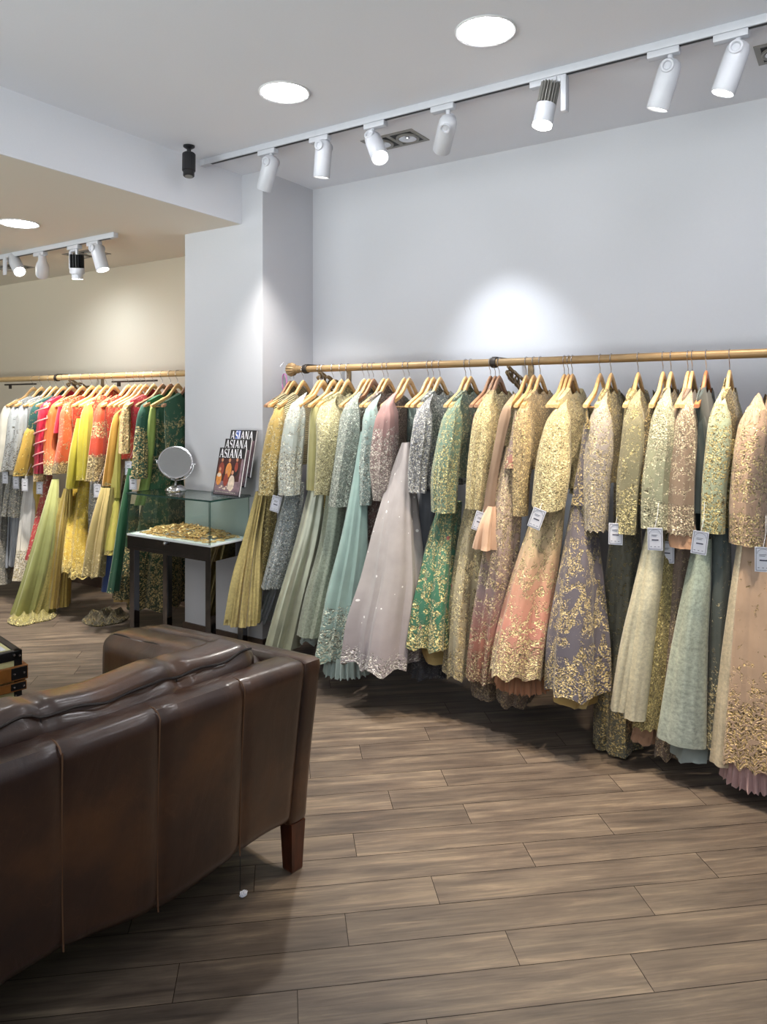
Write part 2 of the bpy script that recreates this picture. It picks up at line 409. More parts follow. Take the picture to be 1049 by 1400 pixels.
slab('ceiling_bulkhead', (XB-.008, Y0-.12, ZL), (XB, YP, ZC), M_ceil)
b = MB()
b.box((XP0-.012, YP-.012, 0), (XP1+.012, YP, .085)); b.box((XP1, YP, 0), (XP1+.012, YW, .085)); b.box((XP0-.012, YP, 0), (XP0, YW, .085))
struct(b.build('baseboard_pillar', M_base, smooth=False))
b = MB(); b.box((XP1+.012, YW-.012, 0), (X1, YW, .085)); b.box((X0, YW-.012, 0), (XP0-.012, YW, .085))
struct(b.build('baseboard_back', M_base, smooth=False))

# floor: boards laid on a diagonal, each with its own grain
def build_floor():
    th = math.radians(41.0); U = Vector((math.cos(th), math.sin(th), 0)); V = Vector((math.sin(th), -math.cos(th), 0))
    W, O, L, g = .134, .104, .905, .0011
    J = {-26: .66, -19: .82, -15: .945, -17: 1.09, -18: 1.377, -16: .633, -21: .676, -20: 1.153, -22: 1.316, -23: .65, -25: .34, -24: 1.02, -14: .35, -13: 1.2, -12: .7}
    rnd = random.Random(5)
    mb = MB(); vals = []
    for r in range(-76, 34):
        j0 = J.get(r, rnd.random()*L)
        n0, n1 = O+r*W, O+(r+1)*W
        k0 = int((-9.0-j0)/L)-1
        for k in range(k0, k0+22):
            u0, u1 = j0+k*L, j0+(k+1)*L
            c = U*((u0+u1)/2)+V*((n0+n1)/2)
            if not (X0-.5 < c.x < X1+.5 and Y0-.5 < c.y < YW+.5): continue
            a, bq, cq, d = (U*(u0+g)+V*(n0+g), U*(u1-g)+V*(n0+g), U*(u1-g)+V*(n1-g), U*(u0+g)+V*(n1-g))
            i = len(mb.v); mb.v += [tuple(a), tuple(d), tuple(cq), tuple(bq)]
            o1, o2 = rnd.random()*40, rnd.random()*40
            mb.face((i, i+1, i+2, i+3), 0, [(o1, o2), (o1, o2+W), (o1+L, o2+W), (o1+L, o2)])
            vals.append(rnd.random())
    i = len(mb.v); e = .3
    mb.v += [(X0-e, Y0-e, -.0015), (X1+e, Y0-e, -.0015), (X1+e, YW+e, -.0015), (X0-e, YW+e, -.0015)]
    mb.face((i, i+1, i+2, i+3), 1); vals.append(0)
    mb.box((X0-.12, Y0-.12, -.1), (X1+.12, YW+.12, -.003), 1); vals += [0]*6
    o = mb.build('floor', [M_floor, M_gap], smooth=False)
    at = o.data.attributes.new('plank', 'FLOAT', 'FACE'); at.data.foreach_set('value', vals)
    return struct(o)
build_floor()

# ------------------------------------------------------------------ ceiling lights
def downlight(p, z, label, r=.117):
    t = thing('downlight', (p[0], p[1], z), label, 'ceiling light', 'round ceiling downlights')
    M = Matrix.Translation((p[0], p[1], z))
    b = MB()
    b.lathe([(r-.012, -.0005), (r, -.0005), (r, -.004), (r-.004, -.007), (r-.012, -.004), (r-.012, -.0005)], M, 40); b.build('trim_ring', M_trim, t)
    b = MB(); b.lathe([(.001, -.0032), (r-.013, -.0032), (r-.013, -.0008), (.001, -.0008)], M, 40); b.build('light_panel', M_panel, t)
downlight((-1.206, 2.557), ZC, 'larger round ceiling downlight above the right end of the spotlight track')
downlight((-2.208, 2.559), ZC, 'smaller round ceiling downlight close to the black ceiling camera')
downlight((-4.359, 2.575), ZL, 'round downlight in the lower ceiling at the left edge of the photo')
for (x, y, z) in ((-.2, 2.557, ZC), (.9, 2.4, ZC), (-1.2, .6, ZC), (-2.5, .6, ZC), (.6, .4, ZC), (-1.2, -1.4, ZC), (.8, -1.4, ZC), (-4.6, .6, ZL), (-6.0, 2.2, ZL), (-6.2, .4, ZL), (-4.6, -1.4, ZL)):  # added unseen downlights that light the rest of the room
    downlight((x, y), z, 'added round ceiling downlight out of view')

def gimbal(x0, x1, y0, y1, z, label):
    t = thing('recessed_spotlight', ((x0+x1)/2, (y0+y1)/2, z), label, 'ceiling light', 'twin recessed spotlights')
    b = MB(); f = .022; zb = z-.004; zt = z-.0005
    b.box((x0, y0, zb), (x1, y0+f, zt)); b.box((x0, y1-f, zb), (x1, y1, zt)); b.box((x0, y0+f, zb), (x0+f, y1-f, zt)); b.box((x1-f, y0+f, zb), (x1, y1-f, zt))
    xm = (x0+x1)/2; b.box((xm-.011, y0+f, zb), (xm+.011, y1-f, zt)); b.build('frame', M_greytrim, t, smooth=False)
    b = MB(); b.box((x0+f, y0+f, z-.0022), (x1-f, y1-f, z-.0008)); b.build('dark_recess', M_slot, t, smooth=False)
    for cx in ((x0+xm)/2, (x1+xm)/2):
        r = min((y1-y0)/2-f-.003, .062)
        M = Matrix.Translation((cx, (y0+y1)/2, z))
        b = MB(); b.lathe([(r-.014, -.003), (r, -.003), (r, -.012), (r-.006, -.014), (r-.014, -.008)], M, 28); lp = b.build('lamp_ring', M_greytrim, t)
        b = MB(); b.lathe([(.002, -.0026), (r-.015, -.009), (r-.015, -.011), (.012, -.005), (.010, -.012), (.002, -.014)], M, 24); b.build('reflector', M_chromew, lp)
gimbal(-2.27, -1.95, 3.25, 3.44, ZC, 'grey twin recessed spotlight behind the track, partly hidden by a lit spotlight')
gimbal(-.37, -.05, 3.25, 3.44, ZC, 'grey twin recessed spotlight cut off by the right edge of the photo')
gimbal(-4.98, -4.66, 3.27, 3.46, ZL, 'grey twin recessed spotlight behind the track on the lower ceiling')
gimbal(-5.95, -5.63, 3.27, 3.46, ZL, 'grey twin recessed spotlight at the far left edge of the lower ceiling')

def track(x0, x1, y, z, label):
    t = thing('ceiling_track', (x0, y, z), label, 'light track')
    b = MB(); b.cbox((x0, y-.018, z-.034), (x1, y+.018, z-.0005), .002); b.build('channel', M_white, t)
    b = MB(); b.box((x0+.07, y-.011, z-.0352), (x1-.05, y+.005, z-.0342)); b.build('slot', M_slot, t, smooth=False)
    b = MB(); b.cbox((x0-.012, y-.02, z-.036), (x0+.03, y+.02, z-.0008), .003); b.build('end_cap', M_white, t)
    return t
YT = 3.012
track(-3.214, .6, YT, ZC, 'long white lighting track running along the high ceiling')
track(-6.6, -4.06, 3.05, ZL, 'short white lighting track on the lower ceiling at left')

def basis(axis, side=Vector((1, 0, 0))):
    z = axis.normalized(); x = side-z*side.dot(z)
    if x.length < .1: x = Vector((0, 1, 0))-z*z.y
    x.normalize(); y = z.cross(x)
    return Matrix((x, y, z)).transposed().to_4x4()
HEADS = []
def spot_head(rear, front, dy, y, z, label, lens, style='white', ad=0.0):
    A = atY(rear[0], rear[1], y); Fp = atY(front[0], front[1], y+dy)
    ax = (Fp-A).normalized(); L = .165
    t = thing('track_spotlight', (A.x, y, z-.0355), label, 'spotlight', 'spotlights on the ceiling tracks')
    b = MB(); b.cbox((A.x-.085+ad, y-.019, z-.062), (A.x+.035+ad, y+.019, z-.0356), .003); b.build('adapter', M_white, t)
    b = MB(); top = Vector((A.x, y, z-.061))
    b.rod([top, (top+A)/2+Vector((0, 0, .005)), A+ax*.012], [.011, .010, .009], 12); b.build('stem', M_white, t)
    M = Matrix.Translation(A) @ basis(ax)
    if style == 'white':
        b = MB(); R = .043
        b.lathe([(.004, -.028), (.02, -.025), (.033, -.016), (.041, 0), (R, .03), (R, L-.004), (R-.003, L), (R-.005, L-.002), (R-.006, L-.012), (.003, L-.012)], M, 32)
        hd = b.build('lamp_body', M_white, t)
        for sgn in (1, -1):
            b = MB(); Mr = M @ Matrix.Translation((0, sgn*.036, .01)) @ Matrix.Rotation(-sgn*PI/2, 4, 'X')
            b.lathe([(.014, 0), (.024, 0), (.027, .006), (.024, .011), (.018, .011), (.014, .006), (.014, 0)], Mr, 24)
            b.build('pivot_ring', M_white, hd)
    elif style == 'bottle':
        b = MB(); R = .045
        b.lathe([(.004, -.03), (.022, -.028), (.026, -.01), (.028, .03), (.042, .07), (R, .09), (R, L-.01), (R-.004, L), (R-.008, L-.012), (.003, L-.012)], M, 32)
        hd = b.build('lamp_body', M_white, t)
    elif style == 'fins':
        b = MB(); R = .041
        b.lathe([(.004, .075), (R, .075), (R+.001, .08), (R+.001, L-.012), (R, L-.008), (R-.004, L-.008), (R-.005, L-.02), (.003, L-.02)], M, 32); hd = b.build('lamp_body', M_white, t)
        b = MB(); b.lathe([(.004, -.022), (.024, -.022), (.024, .076), (.004, .076)], M, 20)
        for k in range(18):
            Mf = M @ Matrix.Rotation(2*PI*k/18, 4, 'Z'); b.box((.02, -.0016, -.018), (R, .0016, .0755), 0, Mf)
        b.build('heat_sink', M_greytrim, hd)
        b = MB(); b.cbox((A.x+.052, y-.02, z-.19), (A.x+.078, y+.02, z-.0362), .006); b.cbox((A.x+.03, y-.012, z-.06), (A.x+.055, y+.012, z-.03), .004); b.build('driver_box', M_white, t)
    elif style == 'blackfins':
        b = MB(); b.lathe([(.004, .09), (.046, .09), (.048, .094), (.048, .125), (.046, .13), (.038, .13), (.036, L-.002), (.034, L-.006), (.003, L-.006)], M, 32); hd = b.build('lamp_body', M_white, t)
        b = MB(); b.lathe([(.004, .0), (.03, .0), (.03, .091), (.004, .091)], M, 20)
        for k in range(16):
            Mf = M @ Matrix.Rotation(2*PI*k/16, 4, 'Z'); b.box((.02, -.002, .0), (.046, .002, .09), 0, Mf)
        b.build('heat_sink', M_black, hd)
        b = MB(); b.cbox((A.x-.075, y-.012, z-.19), (A.x-.055, y+.012, z-.05), .004); b.cbox((A.x-.075, y-.012, z-.075), (A.x-.005, y+.012, z-.048), .004); b.build('bracket', M_white, t)
        b = MB()
    elif style == 'armed':
        b = MB(); R = .042
        b.lathe([(.004, -.03), (R-.004, -.03), (R, -.026), (R, L-.004), (R-.003, L), (R-.006, L-.008), (.003, L-.008)], M, 32); hd = b.build('lamp_body', M_white, t)
        b = MB(); b.cbox((A.x-.02, y-.075, z-.175), (A.x+.02, y-.06, z-.045), .007); b.build('driver_arm', M_white, t)
    em = M_lens if lens else M_lensdim
    b = MB(); rr = .036 if style != 'blackfins' else .033
    lz = L-.011 if style in ('white', 'bottle', 'armed') else (L-.019 if style == 'fins' else L-.005)
    if style == 'fins': b.lathe([(.002, lz), (.036, lz), (.040, L-.0078), (.041, L+.004), (.03, L+.010), (.002, L+.011)], M, 28)
    else: b.lathe([(.002, lz), (rr, lz), (rr, lz+.006), (.002, lz+.006)], M, 28)
    b.build('lens', em, hd)
    HEADS.append((A, ax, Fp))
    return A+ax*(L+.03), ax

lamps = []
def H(*a, **k): lamps.append(spot_head(*a, **k))
H((371, 219), (362, 256), .022, YT, ZC, 'white track spotlight nearest the black ceiling camera, first on the track', 1)
H((443, 198), (440, 238), .012, YT, ZC, 'white track spotlight hanging almost upright above the pillar side, second on the track', 0)
H((510, 190), (524, 226), -.085, YT, ZC, 'lit white track spotlight aimed at the viewer in front of the twin recessed lights', 1, ad=.04)
H((613, 166), (604, 204), .10, YT, ZC, 'white track spotlight turned to the wall, its lens hidden, right of the twin recessed lights', 0)
H((752, 120), (741, 174), -.02, YT, ZC, 'finned white track spotlight with a separate driver box', 1, style='fins')
H((917, 90), (902, 140), .012, YT, ZC, 'white track spotlight with a ring pivot, second from the right edge', 0)
H((1010, 66), (991, 120), .0, YT, ZC, 'white track spotlight with a glowing lens at the right edge of the photo', 1)
YT2 = 3.05
H((19, 355), (34, 386), -.05, YT2, ZL, 'lit track spotlight with a side arm, leftmost on the lower ceiling', 1, style='armed')
H((58, 352), (58, 382), .08, YT2, ZL, 'bottle shaped white spotlight facing away on the lower ceiling track', 0, style='bottle')
H((105, 348), (106, 384), .02, YT2, ZL, 'spotlight with black cooling fins on the lower ceiling track', 1, style='blackfins')
H((132, 338), (140, 366), .01, YT2, ZL, 'white spotlight with a ring pivot at the right end of the lower ceiling track', 1)

# black camera on the high ceiling
cp = Vector((-3.10, 2.80, ZC))
t = thing('ceiling_camera', cp, 'small black cylindrical camera hanging from the ceiling beside the bulkhead', 'security camera')
M = Matrix.Translation(cp)
b = MB(); b.lathe([(.004, -.0006), (.031, -.0006), (.031, -.008), (.026, -.012), (.012, -.02), (.011, -.034), (.004, -.034)], M, 24); b.build('mount', M_black, t)
b = MB(); b.rod([cp+Vector((0, 0, -.03)), cp+Vector((.004, -.004, -.05))], .007, 10); b.build('swivel_joint', M_steel, t)
Mt = Matrix.Translation(cp+Vector((.004, -.004, -.045))) @ basis(Vector((.10, -.10, -1)))
b = MB(); rows = []
for zz, rr in ((0, .005), (0, .03), (.004, .034), (.10, .034), (.104, .030), (.128, .030), (.132, .026)):
    rows.append([Mt @ Vector(((rr+(.0016 if (j % 2 and .003 < zz < .103) else 0))*math.cos(2*PI*j/40), (rr+(.0016 if (j % 2 and .003 < zz < .103) else 0))*math.sin(2*PI*j/40), zz)) for j in range(40)])
b.loft(rows, True, 0, True, True); b.build('housing', M_black, t)
b = MB(); b.lathe([(.002, .1325), (.021, .1325), (.021, .134), (.011, .134), (.010, .1325), (.002, .1325)], Mt, 24); b.build('lens', M_greytrim, t)

# ------------------------------------------------------------------ clothes rails
def scroll_bracket(mb, x, up=-1):
    """openwork scroll between rail and wall"""
    for k, (y0, y1, z0, z1) in enumerate(((YR+.05, YW-.03, ZR-.05, ZR-.17), (YR+.07, YW-.08, ZR-.02, ZR-.09))):
        for sgn in (1, -1):
            pts = []
            for i in range(15):
                q = i/14
                yy = y0+(y1-y0)*q; zz = z0+(z1-z0)*(q+sgn*.22*math.sin(2*PI*q*1.5))
                pts.append((x+sgn*.012*math.sin(PI*q*3), yy, zz))
            mb.rod(pts, .007, 8)
    for i in range(3):
        c = Vector((x, YR+.10+.085*i, ZR-.06-.03*i))
        mb.rod([c+Vector((0, .028*math.cos(a/8*2*PI), .028*math.sin(a/8*2*PI))) for a in range(9)], .006, 8)
def clothes_rail(xa, xb, r, mat, finial, brackets, bars, label):
    t = thing('clothes_rail', ((xa+xb)/2, YR, ZR), label, 'clothes rail')
    b = MB(); b.rod([(xa, YR, ZR), (xb, YR, ZR)], r, 24); b.build('pole', mat, t)
    if finial:
        Mx = Matrix.Translation((xa, YR, ZR)) @ Matrix.Rotation(-PI/2, 4, 'Y')
        b = MB(); rows = []
        prof = [(.02, .0), (.024, .004), (.024, .012), (.018, .016), (.018, .022), (.026, .028), (.036, .042), (.040, .058), (.037, .074), (.026, .086), (.010, .091), (.003, .092)]
        for rr, zz in prof:
            rows.append([Mx @ Vector((rr*(1+.07*math.cos(14*2*PI*j/84)*(1 if zz > .026 else 0))*math.cos(2*PI*j/84), rr*(1+.07*math.cos(14*2*PI*j/84)*(1 if zz > .026 else 0))*math.sin(2*PI*j/84), zz)) for j in range(84)])
        b.loft(rows, True, 0, True, True); b.build('finial', M_rail, t)
    for x in brackets:
        Mx = Matrix.Translation((x-.014, YR, ZR)) @ Matrix.Rotation(PI/2, 4, 'Y')
        b = MB(); b.lathe([(r+.0005, 0), (r+.006, 0), (r+.008, .004), (r+.008, .024), (r+.006, .028), (r+.0005, .028)], Mx, 24)
        b.box((x-.012, YR, ZR+r+.002), (x+.012, YW-.004, ZR+r+.010))
        col = b.build('collar', M_iron, t)
        b = MB(); scroll_bracket(b, x+.045); b.cbox((x+.03, YW-.012, ZR-.2), (x+.062, YW-.002, ZR+.03), .003); b.build('scroll_bracket', M_bronze, t)
    for xa_, xb_ in bars:
        b = MB(); b.cbox((xa_, YR+.085, ZR-.045), (xb_, YR+.105, ZR-.033), .002); b.box((xa_+.06, YR+.09, ZR-.075), (xa_+.09, YR+.10, ZR-.04)); b.build('support_bar', M_iron, t)
    return t
clothes_rail(-2.855, .9, .0195, M_rail, True, (-2.80, -1.575), (), 'antique gold clothes rail with a ribbed ball end on the right wall')
clothes_rail(-7.3, -3.742, .0205, M_raill, False, (-5.30,), ((-6.2, -5.75), (-4.75, -4.25)), 'pale gold clothes rail on the left wall ending at the pillar')

# ------------------------------------------------------------------ hangers
def hz(dy):
    """height of the upper edge of a hanger arm below the rail axis"""
    a = min(abs(dy)/.225, 1.0); s = min(abs(dy)/.10, 1.0); s = s*s*(3-2*s)
    return -.066-.052*s-.095*a**1.15
def hanger_parts():
    b = MB(); rows = []
    n = 33
    for i in range(n):
        y = -.225+.45*i/(n-1); e = abs(y)/.225
        h = (.032-.010*e)*(1 if e < .97 else .7); w = .0062+.0045*e
        z1 = hz(y); z0 = z1-h
        rows.append([Vector((w*a_, y, zc)) for a_, zc in ((-1, z0+.004), (-.6, z0), (.6, z0), (1, z0+.004), (1, z1-.004), (.6, z1), (-.6, z1), (-1, z1-.004))])
    b.loft(rows, True, 0, True, True)
    c = MB(); rr = .0232
    pts = [Vector((.0, rr*math.cos(a), rr*math.sin(a))) for a in [math.radians(-15+15*k) for k in range(0, 14)]]
    pts += [Vector((0, -rr*.92, -.012)), Vector((0, -.012, -.03)), Vector((0, -.001, -.042)), Vector((0, 0, -.068))]
    c.rod(pts, .0017, 6)
    d = MB(); d.rod([(0, -.205, -.226), (0, .205, -.226)], .0042, 8)
    for sgn in (-1, 1): d.rod([(0, sgn*.203, -.226), (0, sgn*.205, hz(.205)-.02)], .003, 6)
    return b, c, d
HB, HH, HBAR = hanger_parts()
_hproto = {}
def hanger(x, label, mat=None, yaw=0):
    mat = mat or M_pine
    t = thing('clothes_hanger', (x, YR, ZR), label, 'hanger', 'wooden hangers on the rails')
    t.rotation_euler.z = yaw
    k = mat.name
    if k not in _hproto:
        ps = []
        for nm, bb, mm in (('wooden_arms', HB, mat), ('hook', HH, M_steel), ('trouser_bar', HBAR, mat)):
            o = bb.build(nm, mm, None); ps.append(o)
        for o in ps: o.parent = t
        _hproto[k] = ps
    else:
        for o in _hproto[k]:
            q = o.copy(); COL.objects.link(q); q.parent = t
    return t

# ------------------------------------------------------------------ garments
def cat(pts, t):
    n = len(pts)-1
    f = max(0, min(.99999, t))*n; i = int(f); u = f-i
    p0, p1, p2, p3 = pts[max(i-1, 0)], pts[i], pts[i+1], pts[min(i+2, n)]
    return [.5*((2*b)+(-a+c)*u+(2*a-5*b+4*c-d)*u*u+(-a+3*b-3*c+d)*u**3) for a, b, c, d in zip(p0, p1, p2, p3)]
def sec(px, py, w, Y, q=1.0):
    """a cloth section whose middle stands in the plane Y and which looks w pixels wide"""
    p = atY(px, py, Y); hw = w/2*depth(p)/FPX
    r = ray(px, py); th = math.atan2(r.x, r.y); 
    rx = hw/math.sqrt(math.cos(th)**2+(q*math.sin(th))**2)
    return [p.x, p.y, p.z, rx, rx*q]
def cloth(secs, folds=(5, .04, .12), seed=1, n=64, m=26, dome=False, hem=(0, 0), slope=0.0, lip=True):
    """a hanging tube of cloth with pleats that open towards its hem"""
    R = random.Random(seed); k, a0, a1 = folds
    a0, a1 = a0*1.25, a1*1.55
    ph = [R.random()*6.28 for _ in range(6)]; dr = [R.uniform(-1.2, 1.2) for _ in range(4)]
    mb = MB(); rows = []
    def row(t, sc_=1.0, dz=0.0):
        x, y, z, rx, ry = cat(secs, t); rx = max(rx, .002); ry = max(ry, .002)
        A = a0+(a1-a0)*t**1.1; out = []
        wd = 1.0; sl_ = 0.0
        if dome:
            q = min(1, t/.16); wd = .66+.34*q*q*(3-2*q); sl_ = .62*max(0, 1-t/.30)*(1 if y <= YR else -1)
        for j in range(n):
            a = 2*PI*j/n
            f = 1+A*(.7*math.cos(k*a+ph[0]+dr[0]*t)+.35*math.cos((k+2)*a+ph[1]+dr[1]*t)+.3*math.cos((2*k+1)*a+ph[2]+dr[2]*t)+.24*math.sin(3*k*a+ph[3]+dr[3]*t*2)+.14*math.sin((4*k+3)*a+ph[1]+dr[0]*t))
            f += .05*math.sin(7*t+2*a+ph[4])*(A*4 if A < .25 else 1)
            zz = z+dz
            if hem[0] and t > .6: zz += (t-.6)/.4*hem[0]*abs(math.sin(hem[1]*a+ph[5]))
            if slope: zz += slope*math.sin(a)*ry*t
            zz += sl_*ry*f*wd*math.sin(a)
            out.append(Vector((x+rx*f*wd*sc_*math.cos(a), y+ry*f*wd*sc_*math.sin(a), zz)))
        return out
    if dome:      # the shoulder: a ridge climbing the hanger arm towards the hook
        x, y, z, rx, ry = secs[0]; up = -1 if y > YR else 1
        for s_, dz, dy in ((.10, .062, .085), (.34, .050, .064), (.60, .028, .034), (.84, .009, .010)):
            rows.append([Vector((x+(q.x-x)*s_, y+up*dy*1.0+(q.y-y)*s_, z+dz+(q.z-z)*.3)) for q in row(0)])
    for i in range(m): rows.append(row(i/(m-1)))
    if lip:
        rows.append(row(1, .93, .001)); rows.append(row(1, .86, .03))
    mb.loft(rows, True)
    return mb
def ruffle(secs_hem, drop, grow, pleats=26, seed=3, n=150):
    """a gathered frill hung under a hem"""
    R = random.Random(seed); x, y, z, rx, ry = secs_hem
    mb = MB(); rows = []
    ph = [R.random()*6.28 for _ in range(3)]
    for i in range(7):
        t = i/6; g = (1+grow*t); out = []
        for j in range(n):
            a = 2*PI*j/n
            f = g*(1+(.02+.07*t)*math.cos(pleats*a+ph[0])+.03*math.cos(pleats*.37*a+ph[1]))
            out.append(Vector((x+rx*f*math.cos(a), y+ry*f*math.sin(a), z-drop*t+.006*t*math.sin(pleats*1.7*a))))
        rows.append(out)
    mb.loft(rows, True); return mb
def bodice(x, zbot, hw=.195, tx=.026, neck=.085, scoop=.09, seed=1, dy=0.0, waist=.85, lean=0.0):
    """front and back of a top that sits over the arms of its hanger"""
    mb = MB(); n = 56; rows = []; R = random.Random(seed); ph = R.random()*6
    def ztop(y, front):
        z = ZR+hz(y)+.010
        if abs(y) < neck: z -= (scoop if front else scoop*.45)*(1-(y/neck)**2)**.7
        return z
    for i in range(-1, 20):
        t = max(i, 0)/19; out = []
        for j in range(n):
            a = 2*PI*j/n; cy = math.sin(a); cx = math.cos(a)
            yy = hw*(abs(cy)**.8)*(1 if cy > 0 else -1)
            zt = ztop(yy, cx > 0); z = zt+(zbot-zt)*t
            w = 1-(1-waist)*min(1, t*1.3)
            th = tx*(.45+.55*min(1, t*4))*(1+.12*math.sin(5*cy+ph+4*t)) if i >= 0 else (.0018 if abs(yy) > neck else tx*.42)
            if i < 0: z += .005 if abs(yy) > neck else .0
            th *= max(.12, math.sqrt(max(0, 1-cy*cy*.9)))
            out.append(Vector((x+lean*t+(1 if cx > 0 else -1)*th*min(1, abs(cx)*2.2), YR+dy+yy*w, z)))
        rows.append(out)
    mb.loft(rows, True)
    return mb
def tagcard(parent, px, py, Y, tilt=.1, hgt=.092, wid=.058, yaw=.25):
    p = atY(px, py, Y)
    M = Matrix.Translation(p) @ Matrix.Rotation(yaw, 4, 'Z') @ Matrix.Rotation(tilt, 4, 'Y')
    b = MB(); w, h = wid/2, hgt/2
    b.box((-w, -.0008, -h), (w, .0008, h), 0, M)
    for (x0, z0, x1, z1) in ((-w+.004, h-.006, w-.004, h-.0045), (-w+.004, -h+.0045, w-.004, -h+.006), (-w+.004, -h+.005, -w+.0055, h-.005), (w-.0055, -h+.005, w-.004, h-.005),
                             (-.013, -.006, .013, -.001), (-.014, .012, .006, .0135), (-.014, .017, .010, .0185), (-w+.010, -h+.014, -w+.016, -h+.016), (-.004, -h+.014, .002, -h+.016), (.010, -h+.014, .016, -h+.016)):
        b.box((x0, -.0013, z0), (x1, -.0007, z1), 1, M)
    pts = [M @ Vector((w*1.0*math.cos(PI*k/10)*.72, -.0012, h*.45+h*.38*math.sin(PI*k/10))) for k in range(11)]
    b.rod(pts, .0006, 4, 1)
    tg = b.build('price_tag', [M_card, M_ink], parent, smooth=False)
    tg['label'] = 'white paper price tag'
    b = MB(); top = M @ Vector((0, 0, h)); b.rod([top, top+Vector((.006, .02, .05)), top+Vector((.004, .05, .11))], .0008, 5); b.build('tag_string', M_card, tg)

GN = [0]
def garment(name, cat_, label, x, group, parts, tags=(), frill=None):
    """parts: (part name, material, kind, args) with kind 'cloth' or 'bodice'"""
    GN[0] += 1; sd = GN[0]*17
    t = thing(name, (x, YR, ZR-.2), label, cat_, group)
    for i, pt in enumerate(parts):
        nm, mat, kind, arg = pt[:4]; kw = pt[4] if len(pt) > 4 else {}
        if kind == 'b': mb = bodice(x, arg, seed=sd+i, **kw)
        elif kind == 'r': mb = ruffle(sec(*arg[0]), arg[1], arg[2], seed=sd+i)
        else: mb = cloth([sec(*s) for s in arg], seed=sd+i, **kw)
        o = mb.build(nm, mat, t)
        if nm == 'sleeve':      # the far sleeve mirrors the near one behind the hanger
            ss = [sec(*s) for s in arg]
            far = [[a_[0], 2*YR-a_[1]+.0, a_[2], a_[3]*.8, a_[4]*.8] for a_ in ss]
            cloth(far, seed=sd+i+5, n=24, m=14, dome=True).build('sleeve', mat, t)
    for tg in tags: tagcard(t, *tg)
    return t

# ------------------------------------------------------------------ the right rack
def sl(*p, Y=3.235, dY=-.02, q=1.0):
    n = len(p)-1
    return [(a, b_, w, Y+dY*i/n, q) for i, (a, b_, w) in enumerate(p)]
def sk(*p, Y0=3.33, Y1=3.20, q0=1.0, q1=1.35):
    n = len(p)-1
    return [(a, b_, w, Y0+(Y1-Y0)*i/n, q0+(q1-q0)*i/n) for i, (a, b_, w) in enumerate(p)]
def hx(px): return atY(px, 500, YR).x
SLV = dict(folds=(4, .07, .10), dome=True, n=36, m=20)
RG = 'embroidered outfits on the right rail'
F = fabric
# cloths
f_lame = F((206, 184, 120), rough=.28, metal=.75, weave=.4)
f_mustard = F([(0, (206, 172, 92)), (1, (214, 186, 112))], emb=(238, 224, 176), dens=[(0, .1), (.3, .42), (.55, .3), (.66, .8), (1, .95)], size=110, motif=20)
f_ladder = F((222, 206, 160), rough=.5, metal=.3, stripes=560)
f_goldtunic = F((170, 148, 84), emb=(226, 208, 140), dens=[(0, .5), (.4, .85), (1, .9)], size=110)
f_ice = F((206, 214, 206), emb=(236, 234, 214), dens=[(0, .6), (.3, .55), (.5, .3), (.62, .85), (1, .95)], size=120, motif=18)
f_icetun = F((166, 178, 182), emb=(216, 222, 220), dens=[(0, .5), (.5, .75), (1, .95)], size=120)
f_silvernet = F((190, 198, 204), rough=.3, metal=.5, weave=.3)
f_olive = F((176, 170, 112), rough=.6)
f_champ = F((214, 204, 150), emb=(240, 232, 184), dens=[(0, .75), (.5, .8), (1, .9)], size=130, motif=20)
f_satin = F([(0, (226, 228, 206)), (1, (222, 226, 198))], rough=.25, metal=.5)
f_sage = F((150, 162, 152), emb=(206, 214, 204), dens=[(0, .62), (.6, .66), (.85, .8), (1, .9)], size=130, motif=22)
f_sagebroc = F((190, 200, 182), rough=.36, metal=.5, weave=.55)
f_lining = F((176, 190, 186), rough=.5)
f_aquaslv = F((160, 184, 178), emb=(206, 216, 208), dens=[(0, .12), (.35, .3), (.5, .6), (1, .85)], size=130)
f_mint = F([(0, (162, 192, 184)), (.72, (166, 196, 188)), (1, (140, 168, 158))], emb=(206, 212, 196), dens=[(0, 0), (.70, 0), (.76, .55), (1, .92)], size=120, motif=14)
f_minttulle = F((184, 204, 200), rough=.8)
f_mauveslv = F([(0, (172, 128, 122)), (.4, (160, 124, 120)), (1, (140, 128, 124))], emb=(204, 196, 186), dens=[(0, 0), (.3, .1), (.45, .65), (1, .95)], size=120)
f_taupebead = F((132, 116, 108), emb=(196, 178, 160), dens=[(0, .7), (1, .75)], size=170)
f_mauvesk = F((116, 88, 82), emb=(184, 178, 172), dens=[(0, .4), (1, .55)], size=120, motif=28)
f_grey = F([(0, (176, 168, 166)), (.6, (190, 182, 180)), (1, (170, 160, 166))], emb=(226, 224, 224), dens=[(0, .0), (.86, .0), (.905, .4), (.95, .95), (1, .98)], size=110, motif=34, dots=((232, 230, 228), 24, .2))
f_slatebead = F((128, 136, 134), emb=(214, 216, 206), dens=[(0, .74), (1, .82)], size=150)
f_slateslv = F((126, 130, 140), emb=(208, 208, 204), dens=[(0, .7), (1, .85)], size=120)
f_darkgrey = F((70, 74, 82), rough=.7)
f_greenslv = F((120, 152, 132), emb=(222, 212, 150), dens=[(0, .45), (.4, .5), (.6, .72), (1, .95)], size=130)
f_greenbod = F((112, 138, 124), emb=(196, 196, 150), dens=[(0, .5), (1, .55)], size=150)
f_emerald = F([(0, (96, 134, 108)), (.5, (58, 122, 92)), (.75, (40, 110, 82)), (1, (88, 110, 84))], emb=(222, 206, 142), dens=[(0, .5), (.3, .46), (.62, .36), (.78, .45), (.86, .85), (1, .98)], size=120, motif=15, garland=(5.0, 34, .13, .2), dots=((150, 84, 76), 12, .16))
f_shimmer = F((70, 72, 80), emb=(130, 130, 136), dens=[(0, .4), (1, .4)], size=200)
